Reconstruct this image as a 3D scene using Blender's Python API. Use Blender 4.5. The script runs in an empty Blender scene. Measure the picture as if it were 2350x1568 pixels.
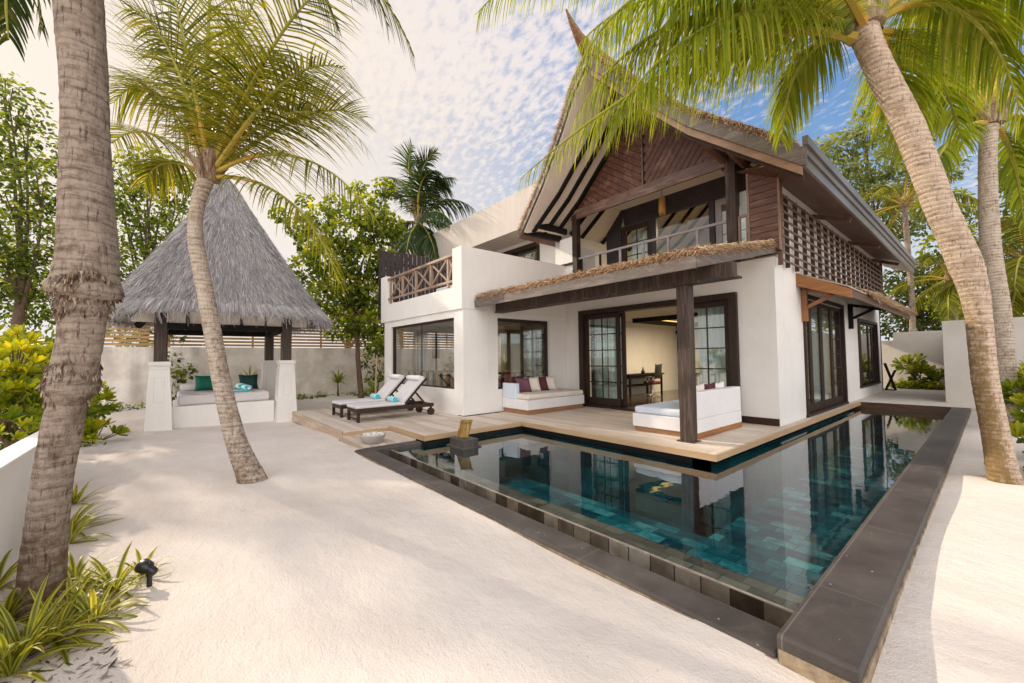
import bpy, math, random
import numpy as np
from mathutils import Vector, Matrix
random.seed(7)
RNG = np.random.default_rng(11)
SC = bpy.context.scene
COL = SC.collection
rad = math.radians

# ------------------------------------------------------------------ camera frame
FPX = 1185.07 / 1.2766            # focal length in pixels of a 2350 px wide picture
YAW, PITCH, ROLL = rad(140.0047), rad(2.2926), rad(0.6531)
CAM = np.array([0.0, 0.0, 1.6])
def _frame():
    cy, sy, cp, sp = math.cos(YAW), math.sin(YAW), math.cos(PITCH), math.sin(PITCH)
    f = np.array([cy*cp, sy*cp, sp]); r = np.array([sy, -cy, 0.0]); d = np.cross(f, r)
    c, s = math.cos(ROLL), math.sin(ROLL)
    return r*c + d*s, d*c - r*s, f
CR, CD, CF = _frame()
def at(x, y, d):
    """a point of the place, given by its bearing in the photograph and its depth in metres"""
    return CAM + (CR*((x-1175)/FPX) + CD*((y-784)/FPX) + CF)*d

# ------------------------------------------------------------------ materials
def new_mat(name):
    m = bpy.data.materials.new(name); m.use_nodes = True
    nt = m.node_tree; nt.nodes.clear()
    out = nt.nodes.new('ShaderNodeOutputMaterial')
    return m, nt, out
def N(nt, t, **kw):
    n = nt.nodes.new(t)
    for k, v in kw.items():
        if k in n.inputs: n.inputs[k].default_value = v
        else: setattr(n, k, v)
    return n
def rgba(c): return (c[0], c[1], c[2], 1.0)
def lk(nt, a, b): nt.links.new(a, b)
def coords(nt, scale=(1,1,1), kind='Object', rot=(0,0,0)):
    tc = N(nt, 'ShaderNodeTexCoord'); mp = N(nt, 'ShaderNodeMapping')
    mp.inputs['Scale'].default_value = scale; mp.inputs['Rotation'].default_value = rot
    lk(nt, tc.outputs[kind], mp.inputs['Vector']); return mp.outputs['Vector']
def ramp(nt, fac, stops):
    r = N(nt, 'ShaderNodeValToRGB'); e = r.color_ramp.elements
    e[0].position, e[0].color = stops[0][0], rgba(stops[0][1])
    e[1].position, e[1].color = stops[-1][0], rgba(stops[-1][1])
    for p, c in stops[1:-1]:
        k = e.new(p); k.color = rgba(c)
    lk(nt, fac, r.inputs['Fac']); return r.outputs['Color']
def pm(name, c1, c2=None, scale=3.0, rough=.8, stretch=(1,1,1), bump=0.0, bscale=40.0, bstretch=None, spec=.3, c3=None, detail=6.0, lo=.35, hi=.65, coat=0):
    m, nt, out = new_mat(name)
    b = N(nt, 'ShaderNodeBsdfPrincipled'); b.inputs['Roughness'].default_value = rough
    b.inputs['Specular IOR Level'].default_value = spec
    if coat: b.inputs['Coat Weight'].default_value = coat; b.inputs['Coat Roughness'].default_value = .12
    c2 = c2 or tuple(v*.8 for v in c1)
    v = coords(nt, stretch)
    n = N(nt, 'ShaderNodeTexNoise', Scale=scale, Detail=detail, Roughness=.62); lk(nt, v, n.inputs['Vector'])
    st = [(lo, c1), (hi, c2)] if c3 is None else [(lo, c1), ((lo+hi)/2, c2), (hi, c3)]
    lk(nt, ramp(nt, n.outputs['Fac'], st), b.inputs['Base Color'])
    if bump:
        v2 = coords(nt, bstretch or stretch)
        n2 = N(nt, 'ShaderNodeTexNoise', Scale=bscale, Detail=5.0, Roughness=.65); lk(nt, v2, n2.inputs['Vector'])
        bp = N(nt, 'ShaderNodeBump', Strength=bump, Distance=.02); lk(nt, n2.outputs['Fac'], bp.inputs['Height'])
        lk(nt, bp.outputs['Normal'], b.inputs['Normal'])
    lk(nt, b.outputs[0], out.inputs['Surface']); return m
def leafm(name, stops, trans=.45, rough=.5, tcol=None, spec=.3):
    """foliage: colour picked per leaf by the mesh attribute 'v', part of the light passes through"""
    m, nt, out = new_mat(name)
    a = N(nt, 'ShaderNodeAttribute', attribute_name='v')
    col = ramp(nt, a.outputs['Fac'], stops)
    b = N(nt, 'ShaderNodeBsdfPrincipled'); b.inputs['Roughness'].default_value = rough; b.inputs['Specular IOR Level'].default_value = spec
    lk(nt, col, b.inputs['Base Color'])
    t = N(nt, 'ShaderNodeBsdfTranslucent')
    g = N(nt, 'ShaderNodeMix', data_type='RGBA', blend_type='MULTIPLY'); g.inputs['Factor'].default_value = 1.0
    lk(nt, col, g.inputs['A']); g.inputs['B'].default_value = rgba(tcol or (1.5, 1.35, .55))
    lk(nt, g.outputs['Result'], t.inputs['Color'])
    mx = N(nt, 'ShaderNodeMixShader'); mx.inputs['Fac'].default_value = trans
    lk(nt, b.outputs[0], mx.inputs[1]); lk(nt, t.outputs[0], mx.inputs[2]); lk(nt, mx.outputs[0], out.inputs['Surface'])
    return m
def two_sided_ior(nt, fr, ior):
    g = N(nt, 'ShaderNodeNewGeometry'); m = N(nt, 'ShaderNodeMath', operation='MULTIPLY_ADD'); lk(nt, g.outputs['Backfacing'], m.inputs[0]); m.inputs[1].default_value = 1/ior-ior; m.inputs[2].default_value = ior; lk(nt, m.outputs[0], fr.inputs['IOR'])
def glassm(name, tint=(.90,.94,.92), base=.05, gain=1.2):
    m, nt, out = new_mat(name)
    fr = N(nt, 'ShaderNodeFresnel', IOR=1.5); two_sided_ior(nt, fr, 1.5)
    ma = N(nt, 'ShaderNodeMath', operation='MULTIPLY_ADD'); lk(nt, fr.outputs[0], ma.inputs[0]); ma.inputs[1].default_value = gain; ma.inputs[2].default_value = base; ma.use_clamp = True
    tr = N(nt, 'ShaderNodeBsdfTransparent'); tr.inputs['Color'].default_value = rgba(tint)
    gl = N(nt, 'ShaderNodeBsdfGlossy', Roughness=.02); gl.inputs['Color'].default_value = (1,1,1,1)
    mx = N(nt, 'ShaderNodeMixShader'); lk(nt, ma.outputs[0], mx.inputs['Fac']); lk(nt, tr.outputs[0], mx.inputs[1]); lk(nt, gl.outputs[0], mx.inputs[2])
    lk(nt, mx.outputs[0], out.inputs['Surface']); return m

def plaster_mat():
    m, nt, out = new_mat('white_plaster'); b = N(nt, 'ShaderNodeBsdfPrincipled'); b.inputs['Roughness'].default_value = .9; b.inputs['Specular IOR Level'].default_value = .15
    v = coords(nt); n = N(nt, 'ShaderNodeTexNoise', Scale=.9, Detail=8.0, Roughness=.65); lk(nt, v, n.inputs['Vector'])
    col = ramp(nt, n.outputs['Fac'], [(.32,(.75,.715,.68)), (.5,(.80,.77,.735)), (.68,(.82,.79,.755))])
    v2 = coords(nt, (5,5,.35)); n2 = N(nt, 'ShaderNodeTexNoise', Scale=1.6, Detail=5.0, Roughness=.6); lk(nt, v2, n2.inputs['Vector'])
    st = ramp(nt, n2.outputs['Fac'], [(.30,(.90,.885,.865)), (.48,(1,1,1)), (1,(1,1,1))])
    x = N(nt, 'ShaderNodeMix', data_type='RGBA', blend_type='MULTIPLY'); x.inputs['Factor'].default_value = .25; lk(nt, col, x.inputs['A']); lk(nt, st, x.inputs['B']); lk(nt, x.outputs['Result'], b.inputs['Base Color'])
    n3 = N(nt, 'ShaderNodeTexNoise', Scale=14.0, Detail=6.0, Roughness=.7); lk(nt, v, n3.inputs['Vector'])
    bp = N(nt, 'ShaderNodeBump', Strength=.18, Distance=.02); lk(nt, n3.outputs['Fac'], bp.inputs['Height']); lk(nt, bp.outputs['Normal'], b.inputs['Normal'])
    lk(nt, b.outputs[0], out.inputs['Surface']); return m
def stone_mat():
    m, nt, out = new_mat('dark_brown_slate'); b = N(nt, 'ShaderNodeBsdfPrincipled'); b.inputs['Specular IOR Level'].default_value = .4
    v = coords(nt); n = N(nt, 'ShaderNodeTexNoise', Scale=1.3, Detail=9.0, Roughness=.68); lk(nt, v, n.inputs['Vector'])
    col = ramp(nt, n.outputs['Fac'], [(.30,(.042,.034,.030)), (.5,(.072,.059,.052)), (.62,(.095,.080,.071)), (.75,(.13,.113,.10))])
    vo = N(nt, 'ShaderNodeTexVoronoi', Scale=7.0); lk(nt, v, vo.inputs['Vector'])
    sp = ramp(nt, vo.outputs['Distance'], [(.0,(.55,.50,.44)), (.045,(.30,.27,.24)), (.06,(0,0,0))])
    ad = N(nt, 'ShaderNodeMix', data_type='RGBA', blend_type='ADD'); ad.inputs['Factor'].default_value = .55; lk(nt, col, ad.inputs['A']); lk(nt, sp, ad.inputs['B'])
    # dried water marks and sandy dust drifting over the slabs
    v2 = coords(nt, (1.0,.55,1)); n2 = N(nt, 'ShaderNodeTexNoise', Scale=2.1, Detail=7.0, Roughness=.72, Distortion=1.2); lk(nt, v2, n2.inputs['Vector'])
    du = ramp(nt, n2.outputs['Fac'], [(.56,(0,0,0)), (.72,(.55,.55,.55))])
    mx = N(nt, 'ShaderNodeMix', data_type='RGBA'); lk(nt, du, mx.inputs['Factor']); lk(nt, ad.outputs['Result'], mx.inputs['A']); mx.inputs['B'].default_value = (.155,.135,.118,1)
    br = N(nt, 'ShaderNodeTexBrick', Scale=1.0); br.inputs['Brick Width'].default_value = 1.37; br.inputs['Row Height'].default_value = 1.37; br.inputs['Mortar Size'].default_value = .004; br.offset = 0; lk(nt, v, br.inputs['Vector'])
    jm = N(nt, 'ShaderNodeMix', data_type='RGBA'); lk(nt, br.outputs['Fac'], jm.inputs['Factor']); lk(nt, mx.outputs['Result'], jm.inputs['A']); jm.inputs['B'].default_value = (.135,.118,.10,1)
    lk(nt, jm.outputs['Result'], b.inputs['Base Color']); lk(nt, ramp(nt, n.outputs['Fac'], [(.3,(.42,.42,.42)), (.7,(.72,.72,.72))]), b.inputs['Roughness'])
    n3 = N(nt, 'ShaderNodeTexNoise', Scale=24.0, Detail=6.0, Roughness=.7); lk(nt, v, n3.inputs['Vector'])
    bp = N(nt, 'ShaderNodeBump', Strength=.25, Distance=.01); lk(nt, n3.outputs['Fac'], bp.inputs['Height']); lk(nt, bp.outputs['Normal'], b.inputs['Normal'])
    lk(nt, b.outputs[0], out.inputs['Surface']); return m
M = {}
M['plaster'] = plaster_mat()
M['plaster_warm'] = pm('cream_plaster', (.74,.63,.50), (.70,.59,.46), 1.2, .9, bump=.05, spec=.15)
M['yellow_wall'] = pm('ochre_room_wall', (.50,.37,.17), (.45,.33,.15), 1.0, .8)
M['rough_wall'] = pm('rough_render', (.74,.69,.62), (.60,.54,.47), .9, .95, bump=.9, bscale=5, bstretch=(1,1,.35), c3=(.78,.73,.67))
M['gray_wall'] = pm('pale_grey_render', (.60,.56,.51), (.52,.48,.43), .8, .95, bump=.2, bscale=20)
M['dark_wood'] = pm('dark_brown_timber', (.048,.028,.020), (.028,.017,.013), 2.0, .5, (6,6,.6), .12, 30, spec=.25)
M['post_wood'] = pm('weathered_dark_timber', (.098,.066,.052), (.050,.032,.026), 2.0, .48, (7,7,.5), .15, 30, spec=.25, c3=(.135,.095,.08))
M['black_wood'] = pm('black_stained_timber', (.010,.008,.007), (.017,.013,.011), 3.0, .6, spec=.15)
M['fin_wood'] = pm('brown_fin_timber', (.085,.047,.032), (.05,.028,.02), 2, .5)
M['frieze'] = pm('pale_frieze_render', (.60,.54,.48), (.54,.485,.43), .6, .9, (6,1,.4), .1, 20)
M['grey_timber'] = pm('grey_fascia_board', (.20,.165,.145), (.13,.105,.09), 1.5, .55, (1,1,6), .1, 30, c3=(.24,.20,.18))
M['gutter'] = pm('grey_gutter_metal', (.19,.17,.155), (.14,.125,.115), 1.0, .35, spec=.5)
M['orange_wood'] = pm('varnished_orange_timber', (.36,.15,.045), (.23,.09,.028), 2.0, .42, (1,1,7), .08, 30, spec=.5)
M['rail_metal'] = pm('mauve_grey_rail_paint', (.36,.32,.335), (.28,.245,.255), 2.0, .35, spec=.5)
M['rail_wood'] = pm('sunlit_tan_rail', (.40,.28,.20), (.26,.175,.12), 3.0, .6)
M['clad'] = pm('red_brown_cladding', (.200,.085,.050), (.110,.045,.028), 1.6, .38, (1.2,1.2,9), .1, 20, spec=.5, c3=(.25,.12,.075))
M['gable_wood'] = pm('gable_timber', (.170,.078,.052), (.105,.046,.030), 2.2, .40, (1,1,1), .06, 30, spec=.4, c3=(.23,.115,.078))
M['seam_wood'] = pm('dark_seam_timber', (.030,.013,.009), (.02,.009,.006), 2, .5)
M['clad_chord'] = pm('brown_chord_timber', (.20,.115,.085), (.13,.07,.05), 2.0, .36, (.7,5,5), .06, 30, spec=.5, c3=(.27,.17,.13))
M['tan_board'] = pm('tan_barge_board', (.34,.21,.14), (.24,.145,.095), 2, .45, (1,1,5), .06, 30)
M['deck'] = pm('bleached_deck_boards', (.56,.43,.32), (.45,.335,.245), 1.1, .75, (.7,9,9), .15, 12, c3=(.62,.50,.39))
M['deck_side'] = pm('honey_deck_fascia', (.55,.38,.225), (.46,.30,.17), 1.4, .55, (.8,.8,8), .1, 20)
M['void'] = pm('dark_void', (.008,.008,.008), (.012,.012,.012), 2, .7)
M['stone'] = stone_mat()
M['dirt_edge'] = pm('sandy_stone_edge', (.38,.29,.19), (.15,.11,.07), 9, .9, bump=.3)
M['terrace'] = pm('pale_terrace_paving', (.62,.57,.50), (.55,.50,.44), 1.0, .8)
M['white_fabric'] = pm('white_cushion_fabric', (.80,.78,.78), (.74,.72,.72), 2.0, .95, bump=.35, bscale=7, bstretch=(1,2.2,1))
M['grey_fabric'] = pm('pale_grey_mattress', (.68,.64,.63), (.62,.58,.57), 2.0, .95, bump=.35, bscale=7, bstretch=(1,2.2,1))
M['cream_fabric'] = pm('cream_cushion', (.78,.71,.64), (.71,.64,.57), 2.0, .95, bump=.35, bscale=7, bstretch=(1,2.2,1))
M['blue_fabric'] = pm('cool_white_cushion', (.66,.72,.80), (.60,.66,.75), 2.0, .95, bump=.35, bscale=7, bstretch=(1,2.2,1))
M['plum'] = pm('plum_velvet', (.19,.085,.115), (.13,.05,.075), 3, .9, bump=.15, bscale=120)
M['maroon'] = pm('maroon_fabric', (.13,.035,.04), (.09,.02,.025), 3, .9, bump=.1, bscale=120)
M['coral'] = pm('coral_fabric', (.60,.21,.15), (.50,.16,.12), 3, .9)
M['emerald'] = pm('emerald_silk', (.000,.135,.090), (.000,.085,.058), 3, .55, bump=.1, bscale=60)
M['darkteal'] = pm('dark_teal_silk', (.004,.050,.046), (.003,.03,.03), 3, .55, bump=.1, bscale=60)
M['plinth'] = pm('copper_brown_plinth', (.36,.19,.10), (.27,.14,.07), 2, .5, (1,1,6))
M['skirting'] = pm('dark_skirting', (.045,.022,.014), (.03,.016,.011), 2, .35)
M['polish_floor'] = pm('polished_dark_floor', (.09,.06,.035), (.065,.043,.026), .8, .12, spec=.6)
M['room_wall'] = pm('room_wall_paint', (.72,.66,.56), (.69,.63,.53), 1, .85)
M['curtain'] = pm('pale_curtain', (.84,.90,.88), (.66,.74,.72), 1.0, .95, (16,16,.05), lo=.4, hi=.6)
M['chrome'] = pm('chrome', (.6,.58,.55), (.5,.5,.5), 2, .15); 
M['black'] = pm('black_plastic', (.014,.013,.012), (.02,.018,.017), 4, .35, spec=.5)
M['gold'] = pm('gilt_frame', (.45,.30,.08), (.30,.18,.05), 20, .4)
M['rattan'] = pm('honey_rattan', (.62,.36,.10), (.48,.26,.07), 6, .6, (12,12,1))
M['bamboo'] = pm('bamboo_slats', (.50,.30,.12), (.36,.21,.085), 1.6, .6, (1,.6,9), c3=(.58,.37,.16))
M['darkslat'] = pm('charcoal_slats', (.045,.032,.033), (.030,.022,.023), 2, .6, (9,9,.6))
M['bowl'] = pm('grey_terrazzo_bowl', (.52,.47,.42), (.42,.37,.33), 14, .8, bump=.3)
M['petal'] = pm('white_petals', (.82,.80,.76), (.70,.68,.60), 10, .7)
M['pot'] = pm('white_pot', (.62,.60,.57), (.55,.53,.50), 3, .7)
M['spout'] = pm('golden_wooden_chute', (.36,.21,.05), (.22,.125,.03), 3, .5, (7,7,.8), c3=(.46,.29,.085))
M['boulder'] = pm('grey_boulder', (.20,.17,.15), (.14,.12,.105), 2, .9, bump=.4)
M['awn_wood'] = pm('brown_awning_soffit', (.16,.085,.055), (.10,.05,.035), 1.5, .45, (6,.7,6))
M['soffit_cream'] = pm('cream_soffit', (.86,.79,.71), (.82,.75,.67), 1.0, .9)
M['glass'] = glassm('window_glass')
M['glass_big'] = glassm('reflective_shopfront_glass', (.95,.97,.96), .12, 1.2)
M['glass_soft'] = glassm('dim_balcony_glass', (.85,.87,.86), .03, .8)
M['coconut'] = pm('green_coconut', (.16,.17,.035), (.10,.12,.02), 3, .45)
M['thatch_side'] = pm('brown_thatch_edge', (.36,.19,.10), (.17,.085,.045), 26, .95, bump=.8, bscale=60, c3=(.50,.30,.17), lo=.3, hi=.7)
M['thatch_base'] = pm('grey_thatch_base', (.33,.31,.30), (.22,.205,.20), 9, .95, (1,1,.35), bump=.6, bscale=50)

def towel_mat():
    m, nt, out = new_mat('turquoise_striped_towel')
    v = coords(nt, (1,1,1)); w = N(nt, 'ShaderNodeTexWave', Scale=5.0, Distortion=.3); lk(nt, v, w.inputs['Vector'])
    b = N(nt, 'ShaderNodeBsdfPrincipled'); b.inputs['Roughness'].default_value = .95
    lk(nt, ramp(nt, w.outputs['Fac'], [(.42,(.04,.50,.58)), (.58,(.75,.80,.80))]), b.inputs['Base Color'])
    lk(nt, b.outputs[0], out.inputs['Surface']); return m
M['towel'] = towel_mat()

def sand_mat():
    m, nt, out = new_mat('coral_sand')
    v = coords(nt); b = N(nt, 'ShaderNodeBsdfPrincipled'); b.inputs['Roughness'].default_value = .95; b.inputs['Specular IOR Level'].default_value = .1
    n1 = N(nt, 'ShaderNodeTexNoise', Scale=.55, Detail=8.0, Roughness=.6); lk(nt, v, n1.inputs['Vector'])
    base = ramp(nt, n1.outputs['Fac'], [(.3,(.67,.585,.515)), (.55,(.745,.665,.60)), (.75,(.80,.73,.67))])
    n2 = N(nt, 'ShaderNodeTexNoise', Scale=55.0, Detail=3.0, Roughness=.7); lk(nt, v, n2.inputs['Vector'])
    sp = ramp(nt, n2.outputs['Fac'], [(.27,(.55,.49,.43)), (.36,(.97,.97,.97)), (.7,(1.03,1.03,1.03))])
    mx = N(nt, 'ShaderNodeMix', data_type='RGBA', blend_type='MULTIPLY'); mx.inputs['Factor'].default_value = .45
    lk(nt, base, mx.inputs['A']); lk(nt, sp, mx.inputs['B']); lk(nt, mx.outputs['Result'], b.inputs['Base Color'])
    v3 = coords(nt, (1.0,1.7,1.0), rot=(0,0,.5)); n3 = N(nt, 'ShaderNodeTexNoise', Scale=2.6, Detail=10.0, Roughness=.70); lk(nt, v3, n3.inputs['Vector'])
    n4 = N(nt, 'ShaderNodeTexNoise', Scale=90.0, Detail=2.0); lk(nt, v, n4.inputs['Vector'])
    ad = N(nt, 'ShaderNodeMath', operation='MULTIPLY_ADD'); lk(nt, n4.outputs['Fac'], ad.inputs[0]); ad.inputs[1].default_value = .14; lk(nt, n3.outputs['Fac'], ad.inputs[2])
    vo = N(nt, 'ShaderNodeTexVoronoi', Scale=3.1); vo.feature = 'SMOOTH_F1'; vo.inputs['Smoothness'].default_value = .8; lk(nt, v, vo.inputs['Vector'])
    a2 = N(nt, 'ShaderNodeMath', operation='MULTIPLY_ADD'); lk(nt, vo.outputs['Distance'], a2.inputs[0]); a2.inputs[1].default_value = .55; lk(nt, ad.outputs[0], a2.inputs[2])
    bp = N(nt, 'ShaderNodeBump', Strength=.60, Distance=.07); lk(nt, a2.outputs[0], bp.inputs['Height']); lk(nt, bp.outputs['Normal'], b.inputs['Normal'])
    lk(nt, b.outputs[0], out.inputs['Surface']); return m
M['sand'] = sand_mat()

def tile_mat(name, cols, w, h, wall=None, rough=.35, mortar=(.02,.02,.02), msize=.006):
    m, nt, out = new_mat(name)
    tc = N(nt, 'ShaderNodeTexCoord'); vec = tc.outputs['Object']
    if wall:
        sx = N(nt, 'ShaderNodeSeparateXYZ'); lk(nt, vec, sx.inputs[0]); cb = N(nt, 'ShaderNodeCombineXYZ')
        lk(nt, sx.outputs[wall[0]], cb.inputs[0]); lk(nt, sx.outputs[wall[1]], cb.inputs[1]); vec = cb.outputs[0]
    br = N(nt, 'ShaderNodeTexBrick', Scale=1.0); lk(nt, vec, br.inputs['Vector'])
    br.inputs['Brick Width'].default_value = w; br.inputs['Row Height'].default_value = h; br.inputs['Mortar Size'].default_value = msize
    br.inputs['Color1'].default_value = (0,0,0,1); br.inputs['Color2'].default_value = (1,1,1,1); br.inputs['Mortar'].default_value = (.0,.0,.0,1); br.offset = .37
    n = N(nt, 'ShaderNodeTexNoise', Scale=7.0, Detail=6.0); lk(nt, vec, n.inputs['Vector'])
    ma = N(nt, 'ShaderNodeMath', operation='MULTIPLY_ADD'); lk(nt, n.outputs['Fac'], ma.inputs[0]); ma.inputs[1].default_value = .9; ma.inputs[2].default_value = -.45
    ad = N(nt, 'ShaderNodeMath', operation='ADD'); lk(nt, br.outputs['Color'], ad.inputs[0]); lk(nt, ma.outputs[0], ad.inputs[1])
    col = ramp(nt, ad.outputs[0], cols)
    mm = N(nt, 'ShaderNodeMix', data_type='RGBA'); lk(nt, br.outputs['Fac'], mm.inputs['Factor']); lk(nt, col, mm.inputs['A']); mm.inputs['B'].default_value = rgba(mortar)
    b = N(nt, 'ShaderNodeBsdfPrincipled'); b.inputs['Roughness'].default_value = rough
    lk(nt, mm.outputs['Result'], b.inputs['Base Color'])
    bp = N(nt, 'ShaderNodeBump', Strength=.5, Distance=.015); lk(nt, ad.outputs[0], bp.inputs['Height']); lk(nt, bp.outputs['Normal'], b.inputs['Normal'])
    lk(nt, b.outputs[0], out.inputs['Surface']); return m
M['pool_floor'] = tile_mat('teal_pool_tiles', [(0,(.002,.040,.055)), (.45,(.006,.105,.135)), (.8,(.024,.215,.245)), (1,(.11,.40,.40))], .40, .24, mortar=(.002,.018,.022))
TW = [(0,(.002,.018,.025)), (.5,(.004,.045,.058)), (1,(.012,.095,.11))]
M['pool_wall_x'] = tile_mat('teal_wall_tiles_long', TW, .42, .26, (0,2), mortar=(.003,.03,.035))
M['pool_wall_y'] = tile_mat('teal_wall_tiles_cross', TW, .42, .26, (1,2), mortar=(.003,.03,.035))
ST = [(0,(.024,.016,.010)), (.3,(.060,.044,.028)), (.6,(.125,.10,.074)), (.85,(.19,.16,.125)), (1,(.26,.23,.19))]
M['edge_tile'] = tile_mat('wet_slate_edge_tiles', ST, .205, .155, (0,2), .45, (.030,.022,.015), .005)
M['ledge_tile'] = tile_mat('brown_ledge_tiles', [(0,(.040,.029,.019)), (.5,(.085,.065,.045)), (1,(.14,.115,.085))], .21, .21, None, .4)

def water_mat():
    m, nt, out = new_mat('still_pool_water')
    v = coords(nt, (1,1,1)); n = N(nt, 'ShaderNodeTexNoise', Scale=3.6, Detail=3.0); lk(nt, v, n.inputs['Vector'])
    bp = N(nt, 'ShaderNodeBump', Strength=.05, Distance=.03); lk(nt, n.outputs['Fac'], bp.inputs['Height'])
    fr = N(nt, 'ShaderNodeFresnel', IOR=1.36); two_sided_ior(nt, fr, 1.36); lk(nt, bp.outputs['Normal'], fr.inputs['Normal'])
    ma = N(nt, 'ShaderNodeMath', operation='MULTIPLY_ADD'); lk(nt, fr.outputs[0], ma.inputs[0]); ma.inputs[1].default_value = 1.35; ma.inputs[2].default_value = .015; ma.use_clamp = True
    tr = N(nt, 'ShaderNodeBsdfTransparent'); tr.inputs['Color'].default_value = (.80,.93,.93,1)
    gl = N(nt, 'ShaderNodeBsdfGlossy', Roughness=.006); lk(nt, bp.outputs['Normal'], gl.inputs['Normal']); gl.inputs['Color'].default_value = (.95,.97,1,1)
    mx = N(nt, 'ShaderNodeMixShader'); lk(nt, ma.outputs[0], mx.inputs['Fac']); lk(nt, tr.outputs[0], mx.inputs[1]); lk(nt, gl.outputs[0], mx.inputs[2])
    lk(nt, mx.outputs[0], out.inputs['Surface']); return m
M['water'] = water_mat()

def bark_mat(name, c1, c2, c3, moss=None, ring=16.0, ringdark=.45, crack=.8):
    m, nt, out = new_mat(name)
    v = coords(nt); b = N(nt, 'ShaderNodeBsdfPrincipled'); b.inputs['Roughness'].default_value = .92; b.inputs['Specular IOR Level'].default_value = .12
    nd = N(nt, 'ShaderNodeTexNoise', Scale=3.5, Detail=3.0); lk(nt, v, nd.inputs['Vector'])
    w = N(nt, 'ShaderNodeTexWave', Scale=ring*.32, Distortion=2.2, Detail=5.0); w.bands_direction = 'Z'; w.inputs['Detail Scale'].default_value = 3.0; w.inputs['Detail Roughness'].default_value = .7; lk(nt, v, w.inputs['Vector'])
    v2 = coords(nt, (20,20,2.6)); n = N(nt, 'ShaderNodeTexNoise', Scale=2.4, Detail=10.0, Roughness=.74); lk(nt, v2, n.inputs['Vector'])
    v3 = coords(nt, (1,1,.55)); n3 = N(nt, 'ShaderNodeTexNoise', Scale=4.2, Detail=9.0, Roughness=.74); lk(nt, v3, n3.inputs['Vector'])
    v4 = coords(nt, (3,3,14)); n4 = N(nt, 'ShaderNodeTexNoise', Scale=2.0, Detail=6.0, Roughness=.7); lk(nt, v4, n4.inputs['Vector'])
    col = ramp(nt, n3.outputs['Fac'], [(.36,c1), (.5,c2), (.64,c3)])
    d1 = ramp(nt, w.outputs['Fac'], [(0,(.42,.38,.34)), (.16,(.95,.95,.95)), (1,(1,1,1))])
    d2 = ramp(nt, n.outputs['Fac'], [(.36,(.22,.17,.13)), (.45,(1,1,1)), (1,(1.12,1.12,1.12))])
    d3 = ramp(nt, n4.outputs['Fac'], [(.36,(.42,.36,.31)), (.50,(1,1,1)), (1,(1.15,1.12,1.1))])
    res = col
    for d, f in ((d1, ringdark), (d2, crack), (d3, .7)):
        x1 = N(nt, 'ShaderNodeMix', data_type='RGBA', blend_type='MULTIPLY'); x1.inputs['Factor'].default_value = f; lk(nt, res, x1.inputs['A']); lk(nt, d, x1.inputs['B']); res = x1.outputs['Result']
    if moss:
        a = N(nt, 'ShaderNodeAttribute', attribute_name='v')
        n5 = N(nt, 'ShaderNodeTexNoise', Scale=17.0, Detail=8.0, Roughness=.75); lk(nt, v, n5.inputs['Vector'])
        sb = N(nt, 'ShaderNodeMath', operation='ADD'); lk(nt, a.outputs['Fac'], sb.inputs[0]); lk(nt, n5.outputs['Fac'], sb.inputs[1])
        x3 = N(nt, 'ShaderNodeMix', data_type='RGBA'); lk(nt, ramp(nt, sb.outputs[0], [(.80,(0,0,0)), (1.0,(.92,.92,.92))]), x3.inputs['Factor']); lk(nt, res, x3.inputs['A']); x3.inputs['B'].default_value = rgba(moss); res = x3.outputs['Result']
    lk(nt, res, b.inputs['Base Color'])
    hh = N(nt, 'ShaderNodeMath', operation='MULTIPLY_ADD'); lk(nt, n.outputs['Fac'], hh.inputs[0]); hh.inputs[1].default_value = 1.1
    h2 = N(nt, 'ShaderNodeMath', operation='MULTIPLY_ADD'); lk(nt, w.outputs['Fac'], h2.inputs[0]); h2.inputs[1].default_value = .35; lk(nt, n4.outputs['Fac'], h2.inputs[2]); lk(nt, h2.outputs[0], hh.inputs[2])
    bp = N(nt, 'ShaderNodeBump', Strength=.8, Distance=.02); lk(nt, hh.outputs[0], bp.inputs['Height']); lk(nt, bp.outputs['Normal'], b.inputs['Normal'])
    lk(nt, b.outputs[0], out.inputs['Surface']); return m
M['bark_old'] = bark_mat('weathered_palm_bark', (.235,.18,.14), (.36,.29,.235), (.15,.105,.075), (.15,.085,.04), 15, .40, 1.0)
M['bark_pale'] = bark_mat('pale_palm_bark', (.44,.36,.285), (.53,.445,.365), (.36,.285,.22), (.125,.055,.024), 17, .45, .7)
M['bark_warm'] = bark_mat('warm_palm_bark', (.50,.375,.275), (.58,.46,.36), (.40,.29,.20), (.22,.14,.05), 18, .5, .75)
M['bark_tree'] = pm('brown_tree_bark', (.13,.085,.055), (.08,.052,.035), 6, .9, (3,3,.6), .5, 20)
M['husk'] = pm('palm_husk_fibre', (.36,.25,.17), (.20,.125,.08), 5, .95, (5,5,.8), .6, 20, c3=(.48,.36,.27))
M['bark_scale'] = leafm('torn_bark_scales', [(0,(.07,.045,.03)), (.4,(.19,.135,.095)), (.75,(.30,.23,.175)), (1,(.40,.32,.25))], .03, .95, (1,1,1), .05)
M['petiole'] = pm('yellow_petiole', (.50,.36,.055), (.42,.31,.05), 2, .45, c3=(.52,.28,.05))
M['rachis'] = pm('green_rachis', (.34,.32,.045), (.26,.26,.035), 2, .5)
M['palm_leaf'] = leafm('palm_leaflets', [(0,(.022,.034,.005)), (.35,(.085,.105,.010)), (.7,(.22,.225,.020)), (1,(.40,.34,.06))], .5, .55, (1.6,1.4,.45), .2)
M['palm_bright'] = leafm('sunlit_palm_leaflets', [(0,(.060,.095,.010)), (.4,(.185,.245,.018)), (.75,(.34,.37,.03)), (1,(.52,.45,.11))], .52, .55, (1.5,1.45,.5), .2)
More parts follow.
